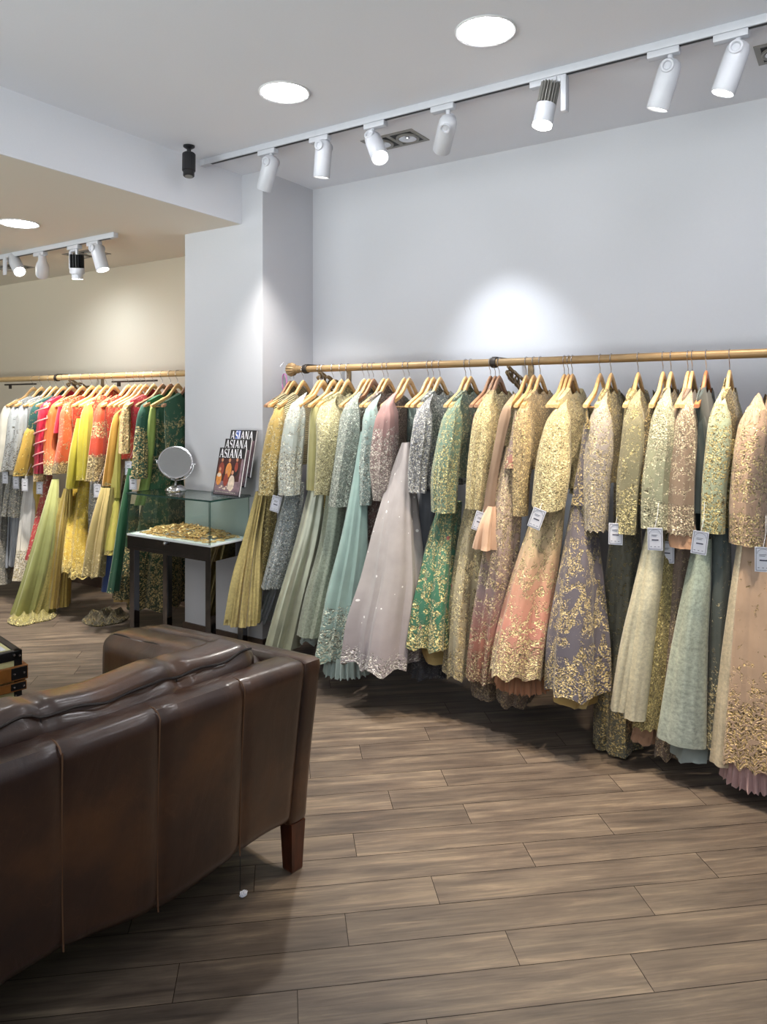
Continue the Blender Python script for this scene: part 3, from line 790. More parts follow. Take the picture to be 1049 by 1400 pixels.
f_red = F((112, 18, 24), emb=(150, 60, 50), dens=[(0, .2), (1, .2)], rough=.5)
f_ivgold = F((214, 192, 138), emb=(238, 222, 168), dens=[(0, .8), (1, .9)], size=150)
f_ivsk = F([(0, (196, 180, 142)), (.8, (190, 178, 148)), (1, (176, 166, 148))], emb=(228, 210, 158), dens=[(0, .55), (.35, .45), (.6, .55), (.8, .42), (.9, .9), (1, .97)], size=130, motif=15, garland=(3.4, 30, .11, .3), dots=((168, 90, 80), 12, .16))
f_scarf = F([(0, (178, 148, 122)), (1, (158, 130, 108))], rough=.75)
f_peach = F((222, 182, 152), rough=.7)
f_lilac = F([(0, (206, 176, 150)), (.35, (190, 166, 154)), (.6, (156, 132, 132)), (.8, (196, 130, 112)), (1, (150, 110, 92))], emb=(226, 206, 164), dens=[(0, .72), (.4, .62), (.7, .4), (.85, .45), (1, .85)], size=130, motif=16)
f_peachbead = F([(0, (218, 186, 140)), (1, (150, 130, 90))], emb=(226, 200, 142), dens=[(0, .75), (1, .75)], size=150)
f_chgold = F((214, 196, 146), emb=(234, 220, 168), dens=[(0, .3), (.2, .7), (1, .88)], size=140)
f_ombre = F([(0, (216, 196, 152)), (.3, (216, 188, 148)), (.5, (212, 158, 132)), (.72, (198, 132, 116)), (.86, (176, 136, 116)), (1, (168, 150, 122))], emb=(226, 208, 156), dens=[(0, .5), (.3, .36), (.5, .32), (.68, .3), (.8, .78), (1, .98)], size=125, motif=16, garland=(5.2, 24, .10, .08))
f_frill = F([(0, (150, 108, 76)), (1, (196, 140, 104))], rough=.7)
f_slatesk = F([(0, (106, 98, 106)), (1, (98, 94, 108))], emb=(216, 196, 142), dens=[(0, .56), (.3, .40), (.55, .40), (.75, .3), (.86, .8), (1, .98)], size=125, motif=12, garland=(4.2, 26, .16, .25))
f_lilslv = F((178, 168, 162), emb=(222, 206, 164), dens=[(0, .7), (.3, .55), (.6, .6), (.8, .95), (1, .98)], size=125)
f_olslv = F((150, 144, 112), emb=(214, 202, 144), dens=[(0, .8), (.25, .42), (.6, .3), (.78, .6), (.86, .97), (1, .98)], size=125)
f_olsk = F((106, 104, 88), emb=(190, 170, 112), dens=[(0, .3), (.6, .3), (.85, .72), (1, .8)], size=140, motif=26)
f_darkgold = F((84, 72, 48), emb=(190, 166, 104), dens=[(0, .6), (1, .6)], size=150)
f_pgslv = F((176, 178, 146), emb=(228, 224, 192), dens=[(0, .85), (.35, .75), (.55, .4), (.75, .3), (.8, .97), (1, .97)], size=125)
f_ivbroc = F([(0, (236, 228, 196)), (1, (240, 232, 204))], rough=.34, metal=.3, weave=.4)
f_goldpan = F((168, 152, 96), emb=(216, 200, 136), dens=[(0, .3), (.25, .75), (.8, .8), (.85, .98), (1, .98)], size=140)
f_tapslv = F((164, 140, 118), emb=(226, 210, 180), dens=[(0, .85), (.35, .75), (.55, .4), (.75, .26), (.8, .97), (1, .97)], size=125)
f_tappln = F((138, 116, 94), rough=.7)
f_tapsk = F((132, 112, 98), emb=(200, 178, 142), dens=[(0, .25), (.4, .5), (1, .6)], size=160)
f_tan = F((196, 152, 120), rough=.7)
f_teal = F((52, 66, 68), rough=.7)
f_mintslv = F((190, 202, 170), emb=(226, 206, 140), dens=[(0, .35), (.3, .5), (.55, .7), (.7, .4), (.84, .9), (1, .9)], size=110)
f_icebroc = F([(0, (176, 192, 178)), (.5, (206, 216, 200)), (1, (206, 218, 208))], rough=.36, metal=.3, weave=.55)
f_tealnet = F([(0, (72, 86, 86)), (1, (96, 96, 84))], emb=(206, 190, 144), dens=[(0, .15), (.6, .15), (.72, .62), (1, .85)], size=110)
f_goldbod = F((150, 134, 88), emb=(224, 202, 134), dens=[(0, .8), (1, .6)], size=110)
f_blushslv = F((206, 172, 146), emb=(230, 206, 150), dens=[(0, .35), (.4, .5), (.62, .6), (.74, .3), (.84, .98), (1, .9)], size=105)
f_chsat = F((236, 220, 190), rough=.34, metal=.3, weave=.4)
f_blushsk = F((196, 166, 140), emb=(206, 178, 122), dens=[(0, .12), (.5, .15), (.68, .5), (.8, .72), (1, .85)], size=105, motif=16)
f_pinkfr = F((206, 168, 166), rough=.75)
f_creamlin = F((206, 176, 110), rough=.6)

g = garment
g('lehenga_outfit', 'outfit', 'mustard outfit with ivory flower cuff and pleated antique gold skirt, first on the right rail', hx(402), RG, [
    ('blouse', f_ladder, 'b', 1.16, dict(hw=.19)),
    ('sleeve', f_mustard, 'c', sl((381, 560, 22), (376, 600, 27), (370, 640, 29), (366, 676, 26)), SLV),
    ('tunic', f_goldtunic, 'c', sk((372, 660, 16), (366, 740, 22), (358, 806, 26), Y1=3.25), dict(folds=(4, .04, .1), hem=(.02, 6))),
    ('skirt', f_lame, 'c', sk((358, 672, 16), (346, 735, 24), (338, 790, 34), (331, 852, 40), Y0=3.28, Y1=3.08, q1=1.0), dict(folds=(9, .08, .14), n=72))])
g('tunic_outfit', 'outfit', 'pale ice blue tunic outfit with fringed hem and grey tag', hx(415), RG, [
    ('blouse', f_ladder, 'b', 1.15, dict(hw=.19)),
    ('sleeve', f_ice, 'c', sl((406, 552, 26), (401, 600, 30), (397, 640, 30), (396, 676, 28)), SLV),
    ('tunic', f_icetun, 'c', sk((404, 660, 24), (392, 730, 34), (373, 804, 30), Y1=3.22), dict(folds=(5, .04, .09), hem=(.012, 12))),
    ('underskirt', f_silvernet, 'c', sk((385, 770, 22), (372, 820, 24), (362, 850, 28), Y1=3.27), dict(folds=(7, .08, .16), hem=(.02, 5)))],
    tags=[(377, 689, 3.20, .25)])
g('dupatta_outfit', 'outfit', 'plain olive green net panel hanging between the ice blue and champagne sleeves', hx(442), RG, [
    ('scarf_panel', f_olive, 'c', sl((432, 556, 16), (430, 610, 17), (427, 670, 15), Y=3.27), dict(folds=(3, .08, .12), dome=True, n=30, m=18))])
g('lehenga_outfit', 'outfit', 'champagne outfit with pointed embroidered cuff and shiny sage satin skirt', hx(467), RG, [
    ('blouse', f_champ, 'b', 1.13, dict(hw=.19, tx=.03)),
    ('sleeve', f_champ, 'c', sl((447, 556, 34), (450, 600, 36), (445, 645, 29), (440, 680, 23)), dict(folds=(3, .04, .06), dome=True, n=36, m=20, hem=(.02, 1))),
    ('skirt', f_satin, 'c', sk((437, 660, 26), (425, 730, 36), (405, 810, 44), (388, 882, 48)), dict(folds=(4, .06, .16))),
    ('side_panel', f_goldtunic, 'c', sk((446, 660, 12), (441, 720, 12), (437, 770, 10), Y1=3.30), dict(folds=(3, .05, .1), n=24, m=14))])
g('lehenga_outfit', 'outfit', 'sage grey beaded outfit with matte brocade skirt between satin and mint skirts', hx(476), RG, [
    ('blouse', f_champ, 'b', 1.12, dict(hw=.19)),
    ('sleeve', f_sage, 'c', sl((481, 552, 26), (477, 600, 30), (470, 645, 29), (463, 692, 26)), SLV),
    ('skirt', f_sagebroc, 'c', sk((462, 670, 28), (454, 740, 32), (440, 810, 38), (428, 867, 38)), dict(folds=(3, .05, .12))),
    ('lining', f_lining, 'c', sk((432, 840, 26), (430, 865, 28), (427, 880, 28), Y0=3.24, Y1=3.22), dict(folds=(4, .1, .15), hem=(.035, 2), n=32, m=10))])
g('evening_gown', 'gown', 'mint aqua gown with sequin border and tulle underskirt by the sofa corner', hx(505), RG, [
    ('blouse', f_sage, 'b', 1.15, dict(hw=.19)),
    ('sleeve', f_aquaslv, 'c', sl((508, 556, 22), (506, 600, 24), (502, 645, 22), (499, 690, 18)), SLV),
    ('skirt', f_mint, 'c', sk((498, 590, 10), (492, 660, 22), (484, 740, 38), (472, 820, 54), (463, 898, 64), Y0=3.25, Y1=3.15, q1=1.2), dict(folds=(4, .05, .13), hem=(.02, 5), m=34)),
    ('tulle_underskirt', f_minttulle, 'r', ((478, 890, 62, 3.19, 1.2), .10, .08))])
g('embroidered_outfit', 'outfit', 'dusty mauve outfit with fringed grey cuff and beaded taupe front', hx(531), RG, [
    ('blouse', f_taupebead, 'b', 1.12, dict(hw=.205, tx=.035)),
    ('sleeve', f_mauveslv, 'c', sl((530, 552, 26), (527, 595, 32), (523, 640, 32), (523, 684, 24)), SLV),
    ('skirt', f_mauvesk, 'c', sk((516, 665, 20), (509, 720, 30), (502, 790, 36), (500, 850, 40), Y1=3.28), dict(folds=(4, .05, .1)))])
g('evening_gown', 'gown', 'wide pale grey net gown dotted with pearl flowers and silver hem', hx(560), RG, [
    ('skirt', f_grey, 'c', sk((556, 605, 12), (549, 660, 36), (545, 720, 58), (541, 790, 78), (532, 850, 92), (527, 908, 96), Y0=3.28, Y1=3.12, q1=1.15), dict(folds=(4, .04, .13), hem=(.035, 4), n=64, m=40)),
    ('underskirt', f_shimmer, 'c', sk((585, 800, 50), (587, 870, 60), (588, 918, 62), Y0=3.36, Y1=3.32), dict(folds=(5, .05, .1), hem=(.01, 6)))])
g('blouse', 'blouse', 'silver grey fully beaded blouse with ruched short sleeve', hx(602), RG, [
    ('bodice', f_slatebead, 'b', 1.17, dict(hw=.205, tx=.04)),
    ('sleeve', f_slateslv, 'c', sl((580, 556, 26), (577, 600, 30), (572, 640, 27), (571, 673, 25)), dict(folds=(4, .06, .16), dome=True, n=36, m=20)),
    ('sleeve_frill', f_slateslv, 'c', sl((589, 600, 16), (588, 635, 18), (586, 668, 20), Y=3.29), dict(folds=(4, .06, .16), n=30, m=14)),
    ('lining', f_darkgrey, 'c', sk((592, 640, 34), (590, 700, 34), (586, 800, 36), Y1=3.33), dict(folds=(4, .05, .1), n=30, m=14))])
g('silk_outfit', 'outfit', 'deep red sequined sliver showing behind the ivory gold sleeve', hx(637), RG, [
    ('panel', f_red, 'c', sl((652, 566, 12), (649, 620, 14), (646, 672, 12), Y=3.36), dict(folds=(3, .05, .1), dome=True, n=24, m=14))])
g('lehenga_outfit', 'outfit', 'emerald green lehenga with scalloped gold embroidery and dark red flowers', hx(644), RG, [
    ('blouse', f_greenbod, 'b', 1.14, dict(hw=.205, tx=.034)),
    ('sleeve', f_greenslv, 'c', sl((621, 556, 24), (614, 605, 32), (608, 650, 34), (607, 700, 31)), SLV),
    ('skirt', f_emerald, 'c', sk((616, 685, 30), (606, 740, 42), (597, 810, 54), (591, 885, 60), Y1=3.16, q1=1.1), dict(folds=(4, .06, .15), hem=(.025, 4), m=34)),
    ('underskirt', f_creamlin, 'c', sk((597, 860, 44), (600, 885, 48), (603, 900, 44), Y0=3.26, Y1=3.24), dict(folds=(4, .06, .1), n=36, m=10))])
g('lehenga_outfit', 'outfit', 'ivory gold sequin outfit with plain gold sleeve and small red flower near hem', hx(683), RG, [
    ('blouse', f_ivgold, 'b', 1.13, dict(hw=.205, tx=.036)),
    ('sleeve', f_ivgold, 'c', sl((664, 552, 28), (661, 600, 34), (655, 645, 32), (651, 695, 27)), SLV),
    ('skirt', f_ivsk, 'c', sk((652, 680, 28), (645, 740, 38), (637, 820, 46), (630, 925, 46), Y1=3.20, q1=1.1), dict(folds=(4, .05, .13), hem=(.03, 3), m=34))],
    tags=[(656, 713, 3.17, .3)])
g('scarf_outfit', 'outfit', 'taupe peach net scarf gathered into a peach tassel', hx(720), RG, [
    ('scarf', f_scarf, 'c', sl((694, 556, 17), (685, 600, 14), (675, 650, 13), (668, 700, 15), Y=3.22), dict(folds=(3, .08, .12), dome=True, n=30, m=20)),
    ('tassel', f_peach, 'c', sl((673, 692, 10), (668, 715, 22), (664, 750, 30), Y=3.18), dict(folds=(4, .08, .22), n=36, m=14)),
    ('tassel', f_peach, 'c', sl((670, 742, 14), (671, 758, 14), (673, 774, 12), Y=3.2), dict(folds=(3, .08, .2), n=24, m=10))])
g('evening_gown', 'gown', 'lilac to coral ombre gown with vertical gold bead lines', hx(730), RG, [
    ('strap', f_lilac, 'c', sl((708, 560, 9), (705, 590, 12), (700, 640, 20), Y=3.24), dict(folds=(3, .05, .08), n=24, m=12)),
    ('skirt', f_lilac, 'c', sk((699, 610, 22), (694, 680, 38), (685, 760, 46), (675, 850, 50), (666, 930, 48), Y0=3.27, Y1=3.20, q1=1.1), dict(folds=(5, .05, .13), hem=(.02, 4), m=34)),
    ('underskirt', f_tapsk, 'c', sk((668, 900, 44), (668, 935, 46), (670, 948, 44), Y0=3.3, Y1=3.28), dict(folds=(5, .05, .1), n=36, m=8))])
g('beaded_top', 'top', 'peach gold beaded bodice tapering to a point beside the ombre gown', hx(739), RG, [
    ('bodice', f_peachbead, 'b', 1.20, dict(hw=.205, tx=.036)),
    ('sleeve', f_peachbead, 'c', sl((717, 558, 24), (716, 610, 26), (713, 660, 22), (712, 705, 18)), SLV)])
g('lehenga_outfit', 'outfit', 'champagne gold outfit with peach pink ombre skirt and brown pleated frill', hx(783), RG, [
    ('blouse', f_chgold, 'b', 1.12, dict(hw=.21, tx=.05)),
    ('sleeve', f_chgold, 'c', sl((766, 560, 30), (760, 605, 42), (757, 645, 48), (752, 688, 47)), dict(folds=(3, .05, .08), dome=True, n=36, m=20, slope=.4)),
    ('skirt', f_ombre, 'c', sk((758, 670, 34), (742, 740, 52), (726, 810, 64), (715, 870, 74), (708, 922, 76), Y0=3.30, Y1=3.13, q1=1.05), dict(folds=(4, .05, .11), hem=(.03, 5), n=60, m=38)),
    ('frill', f_frill, 'r', ((714, 912, 66, 3.17, 1.0), .085, .04)),
    ('lining', f_tapsk, 'c', sk((712, 920, 56), (706, 945, 50), (704, 962, 42), Y0=3.27, Y1=3.26), dict(folds=(5, .05, .1), n=36, m=8, hem=(.02, 3)))],
    tags=[(734, 709, 3.13, .35)])
g('evening_gown', 'gown', 'slate purple gown with gold scroll embroidery hung by a strap from a bare hanger', hx(821), RG, [
    ('strap', f_darkgold, 'c', sl((802, 560, 3), (803, 575, 4), (804, 586, 10), Y=3.23), dict(folds=(3, .02, .02), n=12, m=8)),
    ('bodice', f_slatesk, 'c', sl((804, 580, 10), (801, 630, 18), (797, 690, 28), Y=3.25), dict(folds=(3, .05, .08), n=36, m=16)),
    ('skirt', f_slatesk, 'c', sk((798, 680, 30), (795, 740, 46), (791, 810, 64), (787, 880, 78), (785, 944, 84), Y0=3.26, Y1=3.14, q1=1.0), dict(folds=(3, .05, .13), hem=(.02, 4), n=60, m=38)),
    ('lining', f_creamlin, 'c', sk((790, 925, 60), (789, 945, 58), (788, 956, 52), Y0=3.22, Y1=3.2), dict(folds=(5, .05, .1), n=36, m=8))])
g('embroidered_outfit', 'outfit', 'lilac grey outfit with scattered gold sequins and scalloped cuff', hx(836), RG, [
    ('blouse', f_goldbod, 'b', 1.15, dict(hw=.205, tx=.03)),
    ('sleeve', f_lilslv, 'c', sl((822, 556, 26), (820, 610, 36), (815, 665, 36), (813, 727, 33)), dict(folds=(3, .05, .08), dome=True, n=36, m=20, hem=(.014, 6)))])
g('long_dress', 'dress', 'olive grey long dress with beaded cuff and lowest dark gold hem on the rail', hx(873), RG, [
    ('blouse', f_goldbod, 'b', 1.13, dict(hw=.2, tx=.034)),
    ('sleeve', f_olslv, 'c', sl((868, 552, 24), (866, 610, 30), (860, 665, 30), (857, 729, 27)), SLV),
    ('skirt', f_olsk, 'c', sk((860, 690, 34), (853, 780, 46), (848, 880, 52), (846, 960, 62), (846, 1015, 64), Y0=3.36, Y1=3.30), dict(folds=(4, .05, .1), m=32))],
    tags=[(842, 730, 3.18, .02)])
g('sequin_top', 'top', 'dark gold sequin edge hidden behind the silver green sleeve', hx(907), RG, [
    ('panel', f_darkgold, 'c', sl((889, 562, 12), (886, 620, 16), (882, 690, 16), Y=3.26), dict(folds=(3, .05, .1), dome=True, n=30, m=16))])
g('lehenga_outfit', 'outfit', 'pale silver green outfit with two ivory gold brocade panels', hx(918), RG, [
    ('blouse', f_darkgold, 'b', 1.12, dict(hw=.2, tx=.03)),
    ('sleeve', f_pgslv, 'c', sl((909, 550, 26), (905, 605, 36), (900, 660, 38), (898, 722, 37)), SLV),
    ('brocade_panel', f_ivbroc, 'c', sk((892, 720, 14), (879, 790, 18), (862, 880, 24), (847, 970, 22), Y0=3.24, Y1=3.12, q1=1.1), dict(folds=(2, .05, .1), n=30)),
    ('brocade_panel', f_ivbroc, 'c', sk((900, 715, 20), (891, 790, 26), (879, 880, 28), (867, 981, 27), Y0=3.25, Y1=3.12, q1=1.1), dict(folds=(2, .05, .1), n=30)),
    ('skirt', f_goldpan, 'c', sk((908, 710, 26), (904, 790, 34), (896, 880, 38), (887, 994, 38), Y0=3.30, Y1=3.19, q1=1.2), dict(folds=(3, .05, .1), hem=(.015, 5))),
    ('lining', f_tan, 'c', sk((886, 970, 34), (884, 1000, 36), (882, 1010, 34), Y0=3.25, Y1=3.22), dict(folds=(5, .05, .1), n=36, m=8))],
    tags=[(896, 737, 3.12, -.02)])
g('scarf_outfit', 'outfit', 'plain taupe net edge showing left of the blush taupe sleeve', hx(942), RG, [
    ('panel', f_tappln, 'c', sl((924, 562, 18), (920, 630, 22), (916, 720, 20), Y=3.25), dict(folds=(3, .05, .12), dome=True, n=30, m=16))])
g('long_dress', 'dress', 'blush taupe dress with crystal band cuff above a peach lining', hx(946), RG, [
    ('blouse', f_tapsk, 'b', 1.12, dict(hw=.2, tx=.03)),
    ('sleeve', f_tapslv, 'c', sl((940, 555, 24), (937, 610, 32), (933, 665, 36), (932, 732, 38)), dict(folds=(3, .05, .08), dome=True, n=36, m=20, hem=(.012, 6))),
    ('sleeve_lining', f_tan, 'c', sl((934, 715, 32), (934, 735, 34), (935, 748, 33), Y=3.225), dict(folds=(3, .04, .08), n=30, m=8)),
    ('skirt', f_tapsk, 'c', sk((938, 735, 28), (930, 820, 30), (921, 920, 34), (914, 1034, 34), Y0=3.30, Y1=3.22), dict(folds=(3, .05, .1), hem=(.02, 3)))],
    tags=[(912, 755, 3.24, .0)])
g('long_dress', 'dress', 'dark teal plain dress on an orange wooden hanger', hx(966), RG, [
    ('blouse', f_teal, 'b', 1.10, dict(hw=.205, tx=.028)),
    ('sleeve', f_teal, 'c', sl((954, 562, 18), (957, 630, 26), (956, 700, 26), Y=3.28), SLV),
    ('skirt', f_teal, 'c', sk((960, 700, 26), (953, 800, 30), (946, 900, 34), (942, 1000, 36), Y0=3.34, Y1=3.30), dict(folds=(3, .05, .12)))])
g('lehenga_outfit', 'outfit', 'mint outfit with gold sequin lines and stiff ice blue brocade panel', hx(998), RG, [
    ('blouse', f_goldbod, 'b', 1.12, dict(hw=.205, tx=.036)),
    ('sleeve', f_mintslv, 'c', sl((985, 552, 24), (983, 605, 32), (977, 665, 32), (975, 728, 30)), dict(folds=(3, .06, .1), dome=True, n=36, m=20)),
    ('sleeve_trim', f_goldbod, 'c', sl((1002, 600, 14), (1000, 650, 18), (996, 735, 16), Y=3.30), dict(folds=(3, .05, .1), n=24, m=14)),
    ('brocade_panel', f_icebroc, 'c', sk((962, 735, 22), (954, 800, 34), (943, 890, 44), (932, 1014, 56), Y0=3.24, Y1=3.12, q1=.7), dict(folds=(2, .04, .07))),
    ('skirt', f_tealnet, 'c', sk((985, 720, 26), (984, 800, 30), (981, 900, 32), (978, 1020, 38), Y0=3.27, Y1=3.2), dict(folds=(3, .05, .12), hem=(.02, 3))),
    ('lining', f_lining, 'c', sk((948, 995, 50), (946, 1015, 52), (944, 1030, 48), Y0=3.22, Y1=3.2), dict(folds=(5, .05, .1), n=36, m=8))],
    tags=[(957, 742, 3.12, .12)])
g('lehenga_outfit', 'outfit', 'blush peach outfit with satin strip, gold flowers and pink frill at the right edge', hx(1062), RG, [
    ('blouse', f_blushslv, 'b', 1.12, dict(hw=.205, tx=.04)),
    ('sleeve', f_blushslv, 'c', sl((1034, 560, 36), (1028, 620, 46), (1024, 680, 46), (1024, 744, 44)), dict(folds=(3, .05, .09), dome=True, n=40, m=20)),
    ('satin_panel', f_chsat, 'c', sk((1016, 740, 14), (1008, 820, 20), (998, 920, 26), (988, 1042, 33), Y0=3.23, Y1=3.13, q1=1.0), dict(folds=(2, .05, .09), n=30)),
    ('skirt', f_blushsk, 'c', sk((1038, 730, 42), (1036, 820, 56), (1034, 920, 66), (1032, 1046, 74), Y0=3.26, Y1=3.14, q1=1.0), dict(folds=(4, .04, .1), hem=(.025, 6), n=60, m=36)),
    ('frill', f_pinkfr, 'r', ((1032, 1036, 76, 3.17, 1.0), .085, .06))],
    tags=[(1044, 765, 3.05, .0)])

HANG = [(397, 'pale wooden hanger tucked behind the mustard outfit by the finial', M_pined), (402, 'pale wooden hanger holding the mustard outfit', M_pine), (415, 'pale wooden hanger holding the ice blue tunic', M_pine),
    (437, 'pale wooden hanger tucked behind the olive net panel hanger', M_pine), (442, 'pale wooden hanger holding the olive net panel', M_pine), (456, 'bare yellow wooden hanger arm in front of the olive net panel', M_pine), (467, 'pale wooden hanger holding the champagne outfit with pointed cuff', M_pine), (476, 'pale wooden hanger holding the sage grey beaded outfit', M_pine),
    (498, 'pale wooden hanger left behind the mint gown hanger', M_pine), (505, 'pale wooden hanger holding the mint aqua gown', M_pine), (511, 'brownish wooden hanger just right of the mint gown hanger', M_pined), (525, 'pale wooden hanger tucked behind the dusty mauve outfit', M_pine), (531, 'pale wooden hanger holding the dusty mauve outfit', M_pine),
    (553, 'pale wooden hanger tucked behind the grey pearl gown hanger', M_pine), (560, 'pale wooden hanger holding the grey pearl gown', M_pine), (586, 'wooden hanger with its bare thick arm in front of the grey pearl gown', M_pine), (593, 'pale wooden hanger tucked behind the beaded silver blouse', M_pine), (602, 'pale wooden hanger holding the beaded silver blouse', M_pine),
    (637, 'pale wooden hanger holding the deep red garment', M_pine), (644, 'pale wooden hanger holding the emerald lehenga', M_pine), (671, 'wooden hanger darkened for backlight, under the rail collar', M_pined), (677.5, 'wooden hanger darkened for backlight, between the collar hanger and the ivory gold outfit', M_pined), (683, 'wooden hanger darkened for backlight, holding the ivory gold outfit', M_pined),  # hangers by the collar: backlight shade put into the wood colour
    (720, 'pale wooden hanger holding the taupe peach scarf', M_pine), (730, 'pale wooden hanger holding the lilac to coral gown', M_pine), (739, 'pale wooden hanger holding the peach gold bodice', M_pine), (772, 'pale wooden hanger furthest behind the champagne gold outfit', M_pine), (777.5, 'pale wooden hanger directly behind the champagne gold outfit', M_pine), (783, 'pale wooden hanger holding the champagne gold outfit', M_pine),
    (821, 'bare wooden hanger carrying the slate purple gown by a strap', M_pine), (836, 'pale wooden hanger holding the lilac grey outfit', M_pine), (873, 'pale wooden hanger holding the olive grey dress', M_pine), (907, 'pale wooden hanger holding the dark gold sequin top', M_pine), (918, 'pale wooden hanger holding the silver green outfit', M_pine),
    (941, 'pale wooden hanger holding the plain taupe net', M_pine), (947, 'pale wooden hanger holding the blush taupe dress', M_pine), (966, 'orange brown wooden hanger holding the dark teal dress', M_orange), (998, 'pale wooden hanger holding the mint outfit', M_pine), (1062, 'pale wooden hanger cut off by the right edge of the photo', M_pine)]
for px, lab, mt in HANG: hanger(hx(px), lab, mt)

# ------------------------------------------------------------------ the left rack
LGp = 'bright outfits on the left rail'
def xt(px): return atY(px, 500, 3.22).x
def lsk(*p, **k):
    k.setdefault('Y0', 3.33); k.setdefault('Y1', 3.2); k.setdefault('q0', .9); k.setdefault('q1', 1.0); return sk(*p, **k)
SL2 = dict(folds=(4, .07, .1), dome=True, n=30, m=18)
h_ivory = F((238, 232, 214), rough=.6)
h_silver = F((196, 200, 200), emb=(120, 116, 104), dens=[(0, .1), (.4, .2), (.7, .5), (1, .62)], size=110, motif=24)
h_tier = F((170, 172, 170), emb=(214, 208, 190), dens=[(0, .3), (1, .95)], size=120)
h_pleat = F((176, 180, 188), rough=.5, metal=.2)
h_grey = F((150, 150, 146), emb=(196, 192, 180), dens=[(0, .4), (1, .6)], size=140)
h_mus = F((208, 170, 70), emb=(238, 214, 130), dens=[(0, .55), (.3, .2), (.8, .1), (.93, .8), (1, .9)], size=70, motif=26)
h_tealg = F((16, 84, 78), emb=(206, 186, 110), dens=[(0, .1), (1, .35)], size=100)
h_white = F([(0, (226, 226, 228)), (1, (224, 216, 196))], emb=(176, 164, 128), dens=[(0, 0), (.64, 0), (.70, .6), (1, .66)], size=120, motif=60)
h_pink = F((206, 24, 66), rough=.45)
h_rope = F((234, 150, 150), rough=.6)
h_cuff = F((196, 158, 110), emb=(222, 200, 150), dens=[(0, .8), (1, .8)], size=110)
h_orange = F([(0, (236, 128, 56)), (.65, (228, 110, 50)), (.82, (200, 110, 60)), (.86, (130, 110, 70)), (1, (120, 104, 66))], emb=(206, 188, 134), dens=[(0, .05), (.6, .12), (.8, .45), (.84, 1), (1, 1)], size=100, motif=22)
h_orange2 = F([(0, (222, 96, 40)), (.8, (214, 92, 40)), (.85, (128, 108, 66)), (1, (116, 100, 62))], emb=(206, 182, 124), dens=[(0, .75), (.3, .3), (.8, .2), (.84, 1), (1, 1)], size=100, motif=20)
h_redsk = F([(0, (206, 120, 100)), (.5, (190, 60, 60)), (1, (168, 28, 44))], emb=(234, 214, 180), dens=[(0, .35), (1, .3)], size=70, motif=40)
h_yellow = F((212, 176, 70), rough=.5)
h_lime = F([(0, (206, 196, 58)), (1, (196, 182, 48))], emb=(222, 206, 130), dens=[(0, .05), (.9, .08), (.96, .9), (1, .9)], size=100, motif=30)
h_limesk = F([(0, (196, 170, 40)), (.8, (190, 160, 50)), (1, (176, 158, 96))], emb=(222, 200, 120), dens=[(0, .8), (.06, .3), (.7, .36), (.84, .5), (.9, .95), (1, .98)], size=130, motif=40, metal=.15)
h_train = F([(0, (186, 192, 124)), (.5, (172, 180, 112)), (1, (168, 168, 96))], rough=.5)
h_brocade = F([(0, (180, 172, 104)), (1, (166, 156, 88))], rough=.55, metal=.1, weave=.6)
h_pile = F([(0, (150, 142, 78)), (.7, (146, 138, 74)), (1, (96, 88, 50))], emb=(198, 186, 116), dens=[(0, .1), (.7, .2), (.85, .7), (1, .8)], size=110, weave=.5)
h_goldsat = F([(0, (214, 188, 104)), (1, (186, 160, 82))], rough=.34, metal=.4, weave=.25)
h_redor = F([(0, (226, 86, 40)), (.68, (214, 70, 36)), (.71, (134, 114, 74)), (1, (120, 104, 66))], emb=(216, 196, 140), dens=[(0, .08), (.32, .1), (.36, .95), (.48, .95), (.52, .08), (.66, .1), (.70, .95), (1, .98)], size=95, motif=24)
h_redbod = F((206, 60, 30), emb=(206, 176, 110), dens=[(0, .4), (1, .35)], size=110)
h_sun = F([(0, (226, 178, 70)), (1, (222, 160, 60))], emb=(226, 206, 140), dens=[(0, 0), (.88, 0), (.94, .8), (1, .9)], size=100)
h_lemon = F((206, 196, 96), rough=.5)
h_champs = F([(0, (226, 204, 132)), (.5, (206, 184, 118)), (1, (176, 158, 104))], emb=(214, 198, 140), dens=[(0, 0), (.6, .12), (.8, .4), (1, .95)], size=120, motif=30, rough=.36, metal=.3)
h_diamond = F([(0, (196, 190, 84)), (1, (190, 180, 80))], emb=(206, 182, 110), dens=[(0, .3), (.2, .1), (.85, .1), (.9, .9), (1, .9)], size=90, dots=((176, 40, 40), 12, .16))
h_blue = F((28, 62, 122), rough=.6)
h_redg = F([(0, (222, 52, 60)), (.12, (214, 50, 58)), (.2, (206, 160, 100)), (1, (212, 178, 118))], emb=(230, 204, 146), dens=[(0, 0), (.18, .1), (.26, .9), (1, .98)], size=90)
h_redpl = F((196, 36, 50), emb=(220, 170, 120), dens=[(0, .3), (.4, .15), (1, .2)], size=90)
h_dgreen = F([(0, (18, 88, 66)), (1, (20, 84, 60))], emb=(206, 186, 124), dens=[(0, .06), (.38, .1), (.46, .72), (.62, .86), (1, .98)], size=90, motif=22)
h_dgreen2 = F([(0, (30, 110, 62)), (1, (12, 74, 52))], emb=(222, 214, 150), dens=[(0, 0), (.94, .05), (.97, .8), (1, .8)], size=90)
h_lgreen = F([(0, (176, 196, 104)), (1, (150, 184, 96))], rough=.5)
h_ggown = F([(0, (30, 84, 56)), (1, (26, 74, 48))], emb=(190, 172, 116), dens=[(0, .06), (.25, .2), (.34, .62), (.5, .4), (.75, .42), (1, .6)], size=100, motif=14)
h_ggsk = F([(0, (34, 96, 58)), (.45, (30, 86, 52)), (1, (52, 62, 40))], emb=(206, 184, 124), dens=[(0, .3), (.4, .4), (.55, .62), (1, .78)], size=100, motif=14)
h_cream = F((196, 164, 96), rough=.5)
